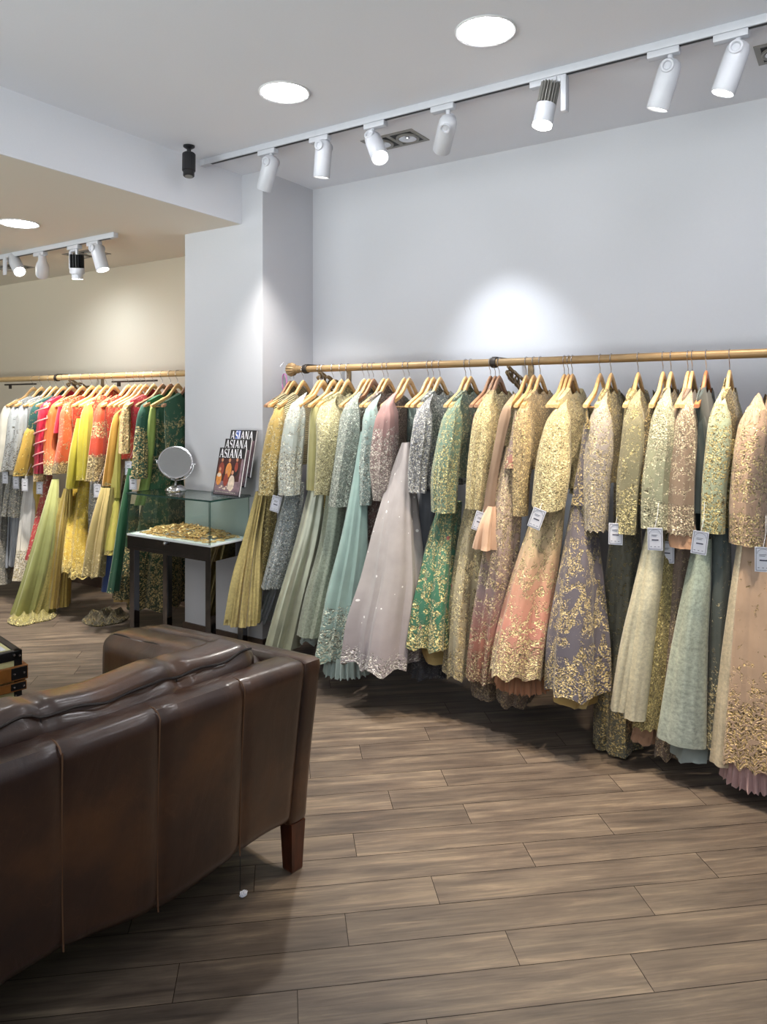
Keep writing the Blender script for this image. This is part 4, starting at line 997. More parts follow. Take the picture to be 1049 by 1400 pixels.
h_dark = F((70, 62, 34), emb=(150, 132, 74), dens=[(0, .3), (1, .5)], size=110)

g('saree_outfit', 'outfit', 'plain ivory outfit with silver skirt at the left edge of the photo', xt(9), LGp, [
    ('sleeve', h_ivory, 'c', sl((9, 556, 14), (7, 600, 16), (3, 645, 16)), SL2),
    ('skirt', h_grey, 'c', lsk((4, 640, 14), (2, 710, 20), (-2, 798, 26)), dict(folds=(4, .06, .12)))])
g('tiered_outfit', 'outfit', 'white net outfit with grey floral sleeve and blue grey tag', xt(20), LGp, [
    ('blouse', h_tier, 'b', 1.2, dict(hw=.2, tx=.03)),
    ('sleeve', h_silver, 'c', sl((20, 558, 14), (18, 600, 18), (12, 643, 20)), SL2),
    ('flounce', h_tier, 'c', lsk((17, 650, 12), (14, 680, 16), (11, 705, 17), Y1=3.24), dict(folds=(4, .06, .12))),
    ('skirt', h_pleat, 'c', lsk((13, 690, 14), (12, 735, 18), (11, 774, 20), Y1=3.27), dict(folds=(8, .06, .12)))], tags=[(7, 653, 3.19, 0)])
g('tiered_outfit', 'outfit', 'second white net outfit with grey floral sleeve, beside the mustard sleeve', xt(32), LGp, [
    ('blouse', h_tier, 'b', 1.2, dict(hw=.2, tx=.03)),
    ('sleeve', h_silver, 'c', sl((32, 556, 14), (28, 600, 17), (21, 642, 18)), SL2),
    ('flounce', h_tier, 'c', lsk((27, 650, 12), (25, 680, 14), (23, 707, 14), Y1=3.24), dict(folds=(4, .06, .12))),
    ('skirt', h_pleat, 'c', lsk((26, 690, 12), (24, 735, 15), (22, 772, 17), Y1=3.27), dict(folds=(8, .06, .12)))], tags=[(22, 660, 3.19, 0)])
g('kurta_outfit', 'outfit', 'mustard yellow sleeve with mirror discs, teal shoulder and white skirt', xt(50), LGp, [
    ('blouse', h_tealg, 'b', 1.2, dict(hw=.2, tx=.03)),
    ('shoulder', h_tealg, 'c', sl((50, 553, 14), (47, 580, 15), (44, 600, 10), Y=3.26), SL2),
    ('sleeve', h_mus, 'c', sl((43, 582, 15), (39, 612, 20), (31, 650, 25)), SL2),
    ('skirt', h_white, 'c', lsk((44, 650, 16), (39, 710, 20), (34, 792, 25)), dict(folds=(4, .06, .12)))], tags=[(34, 663, 3.17, 0)])
g('kurta_outfit', 'outfit', 'hot pink sleeve wound with pale pink ropes above a narrow yellow skirt', xt(61), LGp, [
    ('blouse', h_pink, 'b', 1.2, dict(hw=.2, tx=.03)),
    ('sleeve', h_pink, 'c', sl((60, 553, 13), (57, 600, 16), (54, 647, 15)), SL2),
    ('cuff', h_cuff, 'c', sl((54, 645, 16), (54, 652, 16), (53, 658, 15), Y=3.225), dict(folds=(3, .02, .03), n=24, m=6)),
    ('skirt', h_yellow, 'c', lsk((52, 650, 10), (49, 700, 12), (46, 752, 14), Y1=3.3), dict(folds=(3, .06, .12)))], tags=[(54, 667, 3.2, 0)])
g('kurta_outfit', 'outfit', 'orange net sleeve with dark gold cuff above a red beaded diagonal panel', xt(76), LGp, [
    ('blouse', h_orange2, 'b', 1.2, dict(hw=.2, tx=.03)),
    ('sleeve', h_orange, 'c', sl((75, 553, 14), (70, 600, 17), (72, 648, 20)), SL2),
    ('panel', h_redsk, 'c', lsk((67, 650, 10), (57, 700, 12), (40, 765, 10), Y1=3.14), dict(folds=(3, .06, .1)))])
g('saree_outfit', 'outfit', 'orange outfit with pink stripe and long chartreuse train lying on the floor', xt(89), LGp, [
    ('blouse', h_redbod, 'b', 1.2, dict(hw=.2, tx=.03)),
    ('stripe', h_pink, 'c', sl((84, 556, 8), (81, 575, 9), (78, 592, 8), Y=3.23), dict(folds=(2, .05, .1), n=18, m=8)),
    ('sleeve', h_orange2, 'c', sl((91, 554, 15), (89, 600, 18), (82, 647, 20)), SL2),
    ('train', h_train, 'c', lsk((76, 655, 9), (67, 710, 22), (52, 780, 33), (36, 842, 40), Y0=3.18, Y1=3.05), dict(folds=(4, .06, .16))),
    ('train', h_brocade, 'c', lsk((82, 680, 12), (74, 740, 22), (66, 800, 28), (56, 842, 34), Y0=3.2, Y1=3.12), dict(folds=(4, .08, .18))),
    ('gathered_skirt', h_goldsat, 'c', lsk((93, 668, 10), (87, 720, 22), (80, 790, 28), (76, 828, 32), Y0=3.22, Y1=3.18), dict(folds=(6, .1, .18)))])
# train spread on the floor
def floor_cloth(parent, mat, pts, seed, hgt=.045):
    R = random.Random(seed); P = [atZ(x, y, .0) for x, y in pts]; c = sum(P, Vector())/len(P)
    n = 110; mb = MB(); rows = []
    def edge(a):
        f = a/(2*PI)*len(P); i = int(f) % len(P); u = f-int(f)
        return Vector(cat([list(p) for p in (P[i-1], P[i], P[(i+1) % len(P)], P[(i+2) % len(P)])], 1/3+u/3))
    ph = [R.random()*6 for _ in range(4)]
    for i in range(26):
        t = i/25; out = []
        for j in range(n):
            a = 2*PI*j/n; e = edge(a); x = c.x+(e.x-c.x)*max(t, .02); y = c.y+(e.y-c.y)*max(t, .02)
            f1 = math.sin(70*(x-c.x)*.8+60*(y-c.y)+ph[0]+1.8*math.sin(21*(y-c.y)+ph[1])); f2 = math.sin(95*(x-c.x)-120*(y-c.y)+ph[2]+1.5*math.sin(30*(x-c.x)))
            z = hgt*(1-t**5)*(.5+.38*f1+.2*f2*f1+.12*f2)
            out.append(Vector((x, y, max(.003, z+.008))))
        rows.append(out)
    rows.append([p*1-Vector((0, 0, p.z-.0015)) for p in rows[-1]])
    mb.loft(rows, True); mb.build('floor_train', mat, parent)
trainroot = [o for o in bpy.data.objects if o.get('label', '').startswith('orange outfit with pink')][0]
floor_cloth(trainroot, h_pile, [(10, 851), (22, 838), (44, 834), (66, 832), (78, 838), (72, 847), (50, 852), (26, 857)], 4, .034)
g('kurta_outfit', 'outfit', 'lime yellow outfit with long scarf and yellow skirt with sequin hem', xt(119), LGp, [
    ('blouse', h_redbod, 'b', 1.15, dict(hw=.2)),
    ('sleeve', h_lime, 'c', sl((120, 553, 14), (117, 600, 19), (113, 656, 16)), SL2),
    ('scarf', h_lime, 'c', sl((109, 572, 8), (103, 620, 16), (97, 668, 15), Y=3.22), dict(folds=(3, .06, .12), n=28, m=16)),
    ('skirt', h_limesk, 'c', lsk((103, 655, 12), (99, 720, 17), (95, 783, 20), Y1=3.13), dict(folds=(3, .06, .14), hem=(.02, 3))),
    ('skirt', h_limesk, 'c', lsk((117, 650, 13), (112, 720, 20), (109, 791, 24), Y1=3.16), dict(folds=(3, .06, .14), hem=(.02, 3)))])
g('kurta_outfit', 'outfit', 'orange red outfit with gold arm bands and thick gold cuff', xt(139), LGp, [
    ('blouse', h_redbod, 'b', 1.12, dict(hw=.2, tx=.034)),
    ('sleeve', h_redor, 'c', sl((138, 553, 14), (135, 600, 18), (130, 657, 22)), SL2),
    ('lining', h_tier, 'c', lsk((131, 650, 12), (128, 690, 12), (125, 740, 12), Y1=3.28), dict(folds=(3, .06, .1), n=24, m=10))], tags=[(133, 671, 3.18, 0)])
g('lehenga_outfit', 'outfit', 'marigold scarf tied above a gathered champagne gold skirt', xt(156), LGp, [
    ('scarf', h_sun, 'c', sl((159, 566, 8), (154, 610, 13), (148, 664, 15)), dict(folds=(3, .06, .1), dome=True, n=28, m=18)),
    ('skirt', h_champs, 'c', lsk((148, 666, 18), (142, 700, 26), (136, 740, 32), (131, 788, 34), Y0=3.2, Y1=3.1), dict(folds=(5, .1, .14), hem=(.02, 3), n=60))])
floor_cloth([o for o in bpy.data.objects if o.get('label', '').startswith('marigold')][0], h_dark, [(112, 850), (124, 840), (145, 838), (165, 836), (176, 842), (170, 850), (150, 855), (128, 857)], 9, .05)
g('kurta_outfit', 'outfit', 'lemon yellow panel with red diamonds above a blue strip', xt(163), LGp, [
    ('panel', h_lemon, 'c', sl((163, 570, 8), (160, 620, 12), (158, 680, 13), Y=3.26), dict(folds=(3, .05, .1), dome=True, n=26, m=14)),
    ('skirt', h_diamond, 'c', lsk((158, 670, 13), (155, 710, 15), (151, 758, 15), Y0=3.26, Y1=3.14), dict(folds=(2, .04, .08), n=30)),
    ('hem_strip', h_blue, 'c', lsk((152, 750, 13), (149, 780, 14), (146, 808, 14), Y0=3.17, Y1=3.14), dict(folds=(2, .04, .08), n=24, m=8))])
g('kurta_outfit', 'outfit', 'crimson outfit with a stiff gold tube sleeve', xt(174), LGp, [
    ('blouse', h_redpl, 'b', 1.2, dict(hw=.2, tx=.034)),
    ('sleeve', h_redg, 'c', sl((173, 553, 13), (171, 585, 14), (170, 620, 16)), SL2),
    ('lining', h_darkgold if False else h_dark, 'c', lsk((174, 640, 10), (170, 690, 12), (168, 740, 12), Y1=3.3), dict(folds=(3, .05, .1), n=24, m=10))], tags=[(176, 640, 3.22, 0)])
g('kurta_outfit', 'outfit', 'dark green outfit with broad gold leaf cuff and a green strip to the hem', xt(197), LGp, [
    ('sleeve', h_dgreen, 'c', sl((197, 554, 15), (193, 600, 19), (190, 654, 23)), SL2),
    ('blouse', h_dgreen2, 'b', 1.15, dict(hw=.2, tx=.03)),
    ('panel', h_dgreen2, 'c', lsk((180, 640, 9), (170, 700, 12), (162, 760, 13), (155, 809, 16), Y0=3.22, Y1=3.12), dict(folds=(2, .05, .1), n=30)),
    ('skirt', h_ggsk, 'c', lsk((182, 690, 16), (176, 760, 26), (171, 816, 32), Y0=3.34, Y1=3.24), dict(folds=(3, .05, .1))),
    ('lining', h_cream, 'c', lsk((171, 800, 24), (171, 812, 28), (170, 820, 28), Y0=3.26, Y1=3.25), dict(folds=(4, .05, .1), n=30, m=6))], tags=[(182, 660, 3.2, 0)])
g('scarf_outfit', 'outfit', 'light green silk scarf hanging beside the dark green gold cuff', xt(208), LGp, [
    ('scarf', h_lgreen, 'c', sl((209, 556, 11), (206, 600, 12), (200, 650, 13), (192, 690, 16), Y=3.25, dY=.05), dict(folds=(3, .06, .12), dome=True, n=28, m=20))])
g('evening_gown', 'gown', 'dark green net gown with gold vines behind the glass case', xt(222), LGp, [
    ('blouse', h_ggown, 'b', 1.05, dict(hw=.21, tx=.05, lean=-.02)),
    ('sleeve', h_ggown, 'c', sl((218, 556, 18), (218, 600, 22), (214, 662, 26), Y=3.30, dY=.08), SL2),
    ('skirt', h_ggsk, 'c', [(226, 640, 44, 3.42, 1.0), (222, 700, 58, 3.46, 1.0), (217, 760, 70, 3.49, 1.0), (212, 828, 76, 3.50, 1.0)], dict(folds=(5, .05, .1), hem=(.03, 4), n=60))])
for px, lab, mt in [(9, 'pale wooden hanger holding the plain ivory outfit', M_pine), (20, 'pale wooden hanger holding the white outfit with the blue grey tag', M_pine), (32, 'pale wooden hanger holding the white outfit beside the mustard sleeve', M_pine), (40, 'pale wooden hanger between the white outfits and the teal shoulder', M_pine), (50, 'pale wooden hanger holding the mustard and teal outfit', M_pine), (61, 'pale wooden hanger holding the hot pink outfit', M_pine),
                    (76, 'pale wooden hanger holding the orange net outfit', M_pine), (89, 'pale wooden hanger holding the orange outfit with the train', M_pine), (99, 'pale wooden hanger just left of the lime yellow outfit', M_pine), (109, 'yellowish wooden hanger touching the lime yellow outfit', M_pine), (119, 'pale wooden hanger holding the lime yellow outfit', M_pine), (139, 'pale wooden hanger holding the orange red outfit', M_pine),
                    (148, 'pale wooden hanger between the orange red outfit and the marigold scarf', M_pine), (156, 'pale wooden hanger holding the marigold scarf', M_pine), (163, 'pale wooden hanger holding the lemon yellow panel', M_pine), (174, 'pale wooden hanger holding the crimson outfit', M_pine), (186, 'brown wooden hanger between the crimson and dark green outfits', M_pined), (197, 'brown wooden hanger holding the dark green outfit with the gold cuff', M_pined),
                    (207, 'thick pale hanger holding the light green scarf', M_pine), (222, 'brown wooden hanger holding the dark green gown', M_pined)]:
    hanger(xt(px), lab, mt)
ROPE = [o for o in bpy.data.objects if o.get('label', '').startswith('hot pink sleeve')][0]
b = MB()
for k in range(6):
    y0 = 562+k*15
    pts = []
    for i in range(9):
        q = i/8; a = PI*(1.15-1.3*q)
        pts.append(atY(57-k*.6+9*math.cos(a)*1.0, y0-11*q+3, 3.235-.062*math.sin(max(0, min(PI, a)))-.02))
    b.rod(pts, .006, 7)
b.build('rope_trim', h_rope, ROPE)

# pink loop on the wall side of the rail end
t = thing('ribbon_loop', atY(389, 530, 3.52), 'small pink loop hanging behind the ribbed ball end of the rail', 'loop')
b = MB(); p0 = atY(389, 522, 3.52)
b.rod([p0+Vector((.035*math.cos(a)*.55, 0, .05*math.sin(a))) for a in [PI*2*k/18 for k in range(19)]], .0045, 8); b.build('loop_band', F((206, 130, 190), rough=.5), t)
b = MB(); b.rod([p0+Vector((0, 0, .05)), p0+Vector((.01, -.02, .12)), Vector((p0.x+.03, YR-.001, ZR+.02))], .0016, 6); b.build('cord', M_card, t)

# ------------------------------------------------------------------ glass topped display table
TX0, TX1, TY0, TY1, TZ = -3.872, -3.135, 2.992, 3.312, .957
ZA, ZB = .603, .700
t = thing('display_table', ((TX0+TX1)/2, (TY0+TY1)/2, 0), 'mirrored display table with a glass case on top in front of the pillar', 'table')
lw = .043
for i, (x, y) in enumerate(((TX0+.012, TY0+.008), (TX1-lw-.008, TY0+.008), (TX1-lw-.008, TY1-lw-.008), (TX0+.012, TY1-lw-.008))):
    b = MB(); b.cbox((x, y, 0), (x+lw, y+lw, ZA+.002), .002); b.build('leg', M_chrome, t, smooth=False)
b = MB(); b.cbox((TX0, TY0, ZA), (TX1, TY1, ZB-.012), .002); ap = b.build('apron', M_chrome, t, smooth=False)
b = MB(); b.box((TX0+.02, TY0-.0015, ZA+.022), (TX1-.12, TY0-.0005, ZA+.0235)); b.build('drawer_line', M_slot, ap, smooth=False)
kp = atY(227, 743, TY0-.002)
b = MB(); b.lathe([(.002, 0), (.006, 0), (.006, .006), (.011, .010), (.011, .016), (.002, .019)], Matrix.Translation((kp.x, TY0, kp.z)) @ Matrix.Rotation(PI/2, 4, 'X'), 18); b.build('knob', M_steel, ap)
b = MB(); b.cbox((TX0-.002, TY0-.002, ZB-.012), (TX1+.002, TY1+.002, ZB), .002); b.build('white_shelf', M_shelf, t, smooth=False)
gt = .006
for nm, lo, hi in (('glass_pane', (TX0, TY0, ZB), (TX1, TY0+gt, TZ-.01)), ('glass_pane', (TX0, TY1-gt, ZB), (TX1, TY1, TZ-.01)), ('glass_pane', (TX0, TY0+gt, ZB), (TX0+gt, TY1-gt, TZ-.01)), ('glass_pane', (TX1-gt, TY0+gt, ZB), (TX1, TY1-gt, TZ-.01))):
    b = MB(); b.box(lo, hi); b.build(nm, M_glass, t, smooth=False)
b = MB(); b.box((TX0-.004, TY0-.004, TZ-.01), (TX1+.004, TY1+.004, TZ)); top = b.build('glass_top', M_glass, t, smooth=False)
b = MB(); e = .0042
for lo, hi in (((TX0-.0045, TY0-.0045, TZ-.0098), (TX1+.0045, TY0-.0035, TZ-.0002)), ((TX1+.0035, TY0-.0035, TZ-.0098), (TX1+.0045, TY1+.0045, TZ-.0002)), ((TX0-.0045, TY1+.0035, TZ-.0098), (TX1+.0035, TY1+.0045, TZ-.0002)), ((TX0-.0045, TY0-.0035, TZ-.0098), (TX0-.0035, TY1+.0035, TZ-.0002))): b.box(lo, hi)
b.build('glass_edge', M_glassedge, top, smooth=False)
b = MB()
for x, y in ((TX1-.004, TY0+.001), (TX1-.011, TY0-.0002), (TX0+.003, TY0+.001), (TX0+.003, TY1-.003), (TX1-.004, TY1-.003)): b.box((x-.0012, y-.0012, ZB), (x+.0012, y+.0012, TZ-.01))
b.build('corner_joint', M_glassedge, t, smooth=False)

# jewellery heap on the shelf
R = random.Random(11); b = MB()
def heap_h(x, y):
    u = (x-TX0)/(TX1-TX0); w = (y-TY0)/(TY1-TY0)
    return .058*math.exp(-((u-.42)/.30)**2)*math.exp(-((w-.62)/.34)**2)+.02*math.exp(-((u-.75)/.12)**2-((w-.6)/.3)**2)
for i in range(620):
    x = R.uniform(TX0+.05, TX1-.035); y = R.uniform(TY0+.04, TY1-.03); h = heap_h(x, y)
    if h < .006 and R.random() > .22: continue
    z = ZB+.003+h*R.uniform(.55, 1)
    M = Matrix.Translation((x, y, z)) @ Matrix.Rotation(R.random()*6.28, 4, 'Z') @ Matrix.Rotation(R.uniform(-.5, .5), 4, 'X') @ Matrix.Rotation(R.uniform(-.5, .5), 4, 'Y')
    if z < ZB+.012: M = Matrix.Translation((x, y, ZB+.0036)) @ Matrix.Rotation(R.random()*6.28, 4, 'Z')
    k = R.random(); mi = 0 if R.random() < .7 else 1
    if k < .45:
        s_ = R.uniform(.009, .017); b.lathe([(.001, -.0015), (s_, -.002), (s_*1.05, 0), (s_*.7, .003), (.001, .004)], M, 9, mi)
    elif k < .75:
        rr = R.uniform(.010, .019); b.rod([M @ Vector((rr*math.cos(a), rr*math.sin(a), .0015)) for a in [2*PI*q/12 for q in range(13)]], .0022, 5, mi)
    else:
        L_ = R.uniform(.02, .05); b.rod([M @ Vector((L_*(q/6-.5), .006*math.sin(q*1.3), .001+.002*(q % 2))) for q in range(7)], .0034, 6, mi)
o = b.build('jewellery_heap', [M_jewel, M_jewel2]); tag(o, 'heap of gold jewellery pieces lying inside the glass case', 'jewellery', kind='stuff')

# round mirror on its foot
mp = atZ(240, 671, TZ); t = thing('table_mirror', mp, 'round chrome vanity mirror standing on the glass case', 'mirror')
b = MB(); b.lathe([(.002, 0.0006), (.064, .0006), (.068, .005), (.066, .012), (.056, .024), (.038, .036), (.018, .043), (.002, .045)], Matrix.Translation(mp), 40); b.build('base', M_chromew, t)
mc = atY(242, 632, mp.y-.004); mc.x = mp.x+.004
nrm = (Vector((0, 0, EYE))-mc).normalized(); nrm = (nrm+Vector((.10, 0, .36))).normalized()
Bm = Matrix.Translation(mc) @ basis(nrm, Vector((.85, .52, 0)))
rm = 22.5*depth(mc)/FPX
b = MB(); b.lathe([(rm-.007, -.008), (rm, -.008), (rm+.004, -.002), (rm+.002, .005), (rm-.006, .0055), (rm-.007, .003)], Bm, 48); b.build('rim', M_chromew, t)
b = MB(); b.lathe([(.001, -.007), (rm-.0065, -.007), (rm-.0065, .003), (.001, .003)], Bm, 48); b.build('mirror_glass', M_mirror, t, smooth=False)
b = MB(); b.rod([Bm @ Vector(((rm+.009)*math.cos(a), (rm+.009)*math.sin(a)*0-.0, 0))+Vector((0, 0, (rm+.009)*math.sin(a))) for a in [PI+PI*k/24 for k in range(25)]], .0038, 8)
b.rod([mc+Vector((0, 0, -(rm+.009))), Vector((mp.x, mp.y, mp.z+.040))], .007, 10)
b.build('yoke', M_chromew, t)
b = MB()
for sgn in (-1, 1): b.rod([Bm @ Vector((sgn*(rm+.001), 0, 0)), Bm @ Vector((sgn*(rm+.021), 0, 0))], .0042, 10)
b.build('pivot_knob', M_chromew, t)

# magazines in a clear tiered holder
def letter_polys(ch):
    """bold serif capital in a unit cell (width about .8): list of polygons"""
    def bar(x0, y0, x1, y1, w0): return [(x0-w0/2, y0), (x0+w0/2, y0), (x1+w0/2, y1), (x1-w0/2, y1)]
    def serif(x, y, w=.26): return [(x-w/2, y-.0), (x+w/2, y-.0), (x+w/2, y+.05), (x-w/2, y+.05)]
    if ch == 'A': return [bar(.10, 0, .40, 1, .09), bar(.70, 0, .40, 1, .19), [(.2, .3), (.58, .3), (.58, .37), (.2, .37)], serif(.1, 0, .24), serif(.7, 0, .3)]
    if ch == 'I': return [bar(.2, 0, .2, 1, .19), serif(.2, 0, .36), serif(.2, .95, .36)]
    if ch == 'N': return [bar(.12, 0, .12, 1, .08), bar(.68, 0, .68, 1, .08), [(.06, 1), (.28, 1), (.72, 0), (.56, 0)], serif(.12, 0, .26), serif(.68, .95, .26)]
    if ch == 'S':
        out = []; pts = []
        for k in range(25):
            q = k/24
            if q < .5: a = math.radians(35+ (q/.5)*215); c = (.32, .74); r = (.22, .24)
            else: a = math.radians(70-((q-.5)/.5)*215); c = (.32, .26); r = (.25, .26)
            pts.append((c[0]+r[0]*math.cos(a), c[1]+r[1]*math.sin(a), .07+.11*math.exp(-((q-.5)/.2)**2)))
        for k in range(24):
            (x0, y0, w0), (x1, y1, w1) = pts[k], pts[k+1]
            dx, dy = x1-x0, y1-y0; l = math.hypot(dx, dy) or 1; nx, ny = -dy/l, dx/l
            out.append([(x0+nx*w0/2, y0+ny*w0/2), (x1+nx*w1/2, y1+ny*w1/2), (x1-nx*w1/2, y1-ny*w1/2), (x0-nx*w0/2, y0-ny*w0/2)])
        return out+[[(.50, .78), (.56, .78), (.56, .98), (.52, .98)], [(.06, .02), (.10, .02), (.13, .24), (.07, .24)]]
    return []
M_ctext = simple('cover_text', (236, 236, 240), .4)
M_cblack = simple('cover_black', (24, 22, 26), .3)
M_cphoto = simple('cover_photo', (66, 34, 34), .3, noise=.4, scale=25)
M_cmauve = simple('cover_mauve', (126, 104, 112), .3, noise=.3, scale=30)
M_cblue = simple('cover_blue', (70, 96, 170), .3)
M_skin = simple('print_skin', (196, 138, 104), .4)
M_cor = simple('print_orange', (206, 134, 66), .4, noise=.2, scale=60)
M_ccr = simple('print_cream', (214, 196, 176), .4, noise=.2, scale=60)
M_cred = simple('print_maroon', (140, 62, 48), .4, noise=.2, scale=60)
mb0 = atZ(291, 676, TZ+.012); MW, MHt, MT = .212, .285, .012
lean = math.atan2(.066, .297)
def magazine(k, label):
    base = mb0+Vector((0, .046*k, .052*k))
    M = Matrix.Translation(base) @ Matrix.Rotation(-lean, 4, 'X')
    t = thing('magazine', base, label, 'magazine', 'fashion magazines in the clear holder')
    b = MB(); b.box((0, .0006, .0005), (MW-.0015, MT, MHt-.0015), 0, M); b.build('pages', M_paper, t, smooth=False)
    b = MB()
    b.box((0, 0, 0), (MW, .0006, MHt), 0, M); b.box((0, MT, 0), (MW, MT+.0006, MHt), 0, M); b.box((-.0008, 0, 0), (0, MT+.0006, MHt), 0, M)
    cv = b.build('cover', M_cblack, t, smooth=False)
    b = MB(); hgt = .052; zb = MHt-hgt-.007; x = .006
    for ch in 'ASIANA':
        w = .43 if ch == 'I' else (.64 if ch == 'S' else .82)
        for pl in letter_polys(ch):
            kk = len(b.v)
            b.v += [tuple(M @ Vector((x+px_*.0405, -.0008, zb+py_*hgt))) for px_, py_ in pl]
            b.face(list(range(kk, kk+len(pl))))
        x += w*.0405+.0015
    tt = b.build('title_lettering', M_ctext, cv, smooth=False)
    b = MB(); b.box((.004, -.0005, .012), (MW-.012, -.0001, MHt-hgt-.012), 0, M); b.box((.004, -.0007, .006), (MW-.004, -.0004, .085), 1, M); b.box((MW-.02, -.0007, .085), (MW-.004, -.0004, MHt-hgt-.012), 1, M)
    if k == 2: b.box((.045, -.0006, zb-.004), (.085, -.0003, MHt-.003), 2, M)
    b.build('cover_photo', [M_cphoto, M_cmauve, M_cblue], cv, smooth=False)
    b = MB()
    def ell(cx_, cz_, rx_, rz_, mi, d=.001):
        kk = len(b.v); b.v += [tuple(M @ Vector((cx_+rx_*math.cos(a), -d, cz_+rz_*math.sin(a)))) for a in [2*PI*q/14 for q in range(14)]]; b.face(list(range(kk, kk+14)), mi)
    for (fx, fz, s_, mi) in ((.038, .155, 1, 3), (.098, .15, 1.1, 1), (.158, .16, 1, 4), (.03, .10, 1, 1), (.135, .075, 1.15, 2), (.088, .092, .9, 3)):
        ell(fx, fz, .022*s_, .042*s_, mi); ell(fx, fz+.012, .014*s_, .030*s_, mi if mi != 4 else 3, .0012); ell(fx, fz+.055*s_, .0085*s_, .011*s_, 0, .0014)
    ell(.028, .12, .017, .012, 2, .0015)
    for q in range(9): ell(.05+.013*q, .045+.008*math.sin(q*1.9), .008, .003+.004*(q % 2), 2, .0016)
    for q in range(12): ell(.022+.014*q, .022-.0004*q, .005, .003, 2, .0016)
    b.build('cover_figures', [M_skin, M_cor, M_ccr, M_cred, M_cblack], cv, smooth=False)
magazine(0, 'front fashion magazine with group photo cover, lowest in the clear holder')
magazine(1, 'middle fashion magazine, only its white title showing in the clear holder')
magazine(2, 'rear fashion magazine with blue patch behind its title, highest in the clear holder')
t = thing('magazine_holder', (mb0.x+MW/2, mb0.y+.06, TZ), 'clear acrylic tiered magazine holder on the glass case', 'magazine holder')
b = MB(); b.cbox((mb0.x-.006, mb0.y-.006, TZ+.0008), (mb0.x+MW+.006, mb0.y+.13, TZ+.005), .001)
for k in range(3):
    z0 = TZ+.0055+.052*k; y0 = mb0.y+.046*k
    b.box((mb0.x-.006, y0-.006, z0), (mb0.x+MW+.006, y0-.003, z0+.035)); b.box((mb0.x-.006, y0-.003, z0+.0), (mb0.x+MW+.006, y0+.02, z0+.003))
for x in (mb0.x-.009, mb0.x+MW+.006):
    b.quad((x, mb0.y-.006, TZ+.005), (x, mb0.y+.13, TZ+.005), (x, mb0.y+.16, TZ+.24), (x, mb0.y+.10, TZ+.24)); 
b.build('acrylic_body', M_acryl, t, smooth=False)

# ------------------------------------------------------------------ leather sofa
SO = Vector((-1.527, 1.836, 0)); sa = math.radians(8.3)
SM = Matrix(((-math.sin(sa), -math.cos(sa), 0, SO.x), (-math.cos(sa), math.sin(sa), 0, SO.y), (0, 0, 1, 0), (0, 0, 0, 1)))   # local: a along the back, b to the front, z up
SL_, SD = 2.05, .88
def pad(lo, hi, r=.05, puff=.02, seed=1, M=SM, cuts=(18, 10, 8), shape=None):
    """a stuffed leather block with rounded edges"""
    nx, ny, nz = cuts; R = random.Random(seed); ph = [R.random()*6 for _ in range(8)]
    bm = bmesh.new(); vs = {}
    def V(i, j, k):
        key = (i, j, k)
        if key not in vs:
            s_ = [i/nx*2-1, j/ny*2-1, k/nz*2-1]
            d = [hi[q]-lo[q] for q in range(3)]
            p = [s_[q]*d[q]/2 for q in range(3)]
            c = [max(-d[q]/2+r, min(d[q]/2-r, p[q])) for q in range(3)]
            v = Vector([p[q]-c[q] for q in range(3)])
            if v.length > 1e-6: v = v.normalized()*min(v.length, r)
            w = Vector(c)+v
            bl = [(1-s_[q]**2) for q in range(3)]
            n_ = Vector((s_[0] if abs(s_[0]) > .999 else 0, s_[1] if abs(s_[1]) > .999 else 0, s_[2] if abs(s_[2]) > .999 else 0))
            if n_.length: n_.normalize()
            bu = (bl[1]*bl[2] if abs(s_[0]) > .999 else 1)*(bl[0]*bl[2] if abs(s_[1]) > .999 else 1)*(bl[0]*bl[1] if abs(s_[2]) > .999 else 1)
            w += n_*puff*bu**.5*(1+.25*math.sin(9*w.x+ph[0])+.25*math.sin(14*w.y+ph[1]+7*w.z))
            w += Vector([(lo[q]+hi[q])/2 for q in range(3)])
            if shape: w = shape(w)
            vs[key] = bm.verts.new(M @ w)
        return vs[key]
    def F_(quads):
        for q in quads:
            try: bm.faces.new([V(*p) for p in q])
            except ValueError: pass
    for i in range(nx):
        for j in range(ny): F_([[(i, j, nz), (i+1, j, nz), (i+1, j+1, nz), (i, j+1, nz)], [(i, j, 0), (i, j+1, 0), (i+1, j+1, 0), (i+1, j, 0)]])
        for k in range(nz): F_([[(i, 0, k), (i+1, 0, k), (i+1, 0, k+1), (i, 0, k+1)], [(i, ny, k), (i, ny, k+1), (i+1, ny, k+1), (i+1, ny, k)]])
    for j in range(ny):
        for k in range(nz): F_([[(0, j, k), (0, j, k+1), (0, j+1, k+1), (0, j+1, k)], [(nx, j, k), (nx, j+1, k), (nx, j+1, k+1), (nx, j, k+1)]])
    bmesh.ops.recalc_face_normals(bm, faces=bm.faces[:])
    mb = MB(); mb.addbm(bm); return mb
sofa = thing('leather_sofa', SM @ Vector((SL_/2, SD/2, 0)), 'worn dark brown leather sofa seen from behind on tapered wooden legs', 'sofa')
SEAMS = (.232, .505, .765, 1.03, 1.29, 1.55, 1.81)
TILT = .075
def backshape(w):
    z = w.z; q = max(0, (z-.147)/.553)
    w = w.copy(); w.y -= TILT*q**1.3*(1.0 if w.y < .06 else .9)
    if w.y < .03:
        d = min(abs(w.x-s_-.036*q) for s_ in SEAMS)
        w.y += .007*math.exp(-(d/.014)**2)
    if z < .3: w.z += .018*math.sin(w.x*9+.6)*(1-(z-.147)/.153)*(w.y < .2)
    return w
pad((.012, 0, .147), (SL_-.012, .13, .70), .036, .008, 3, cuts=(130, 6, 26), shape=backshape).build('back_panel', M_leather, sofa)
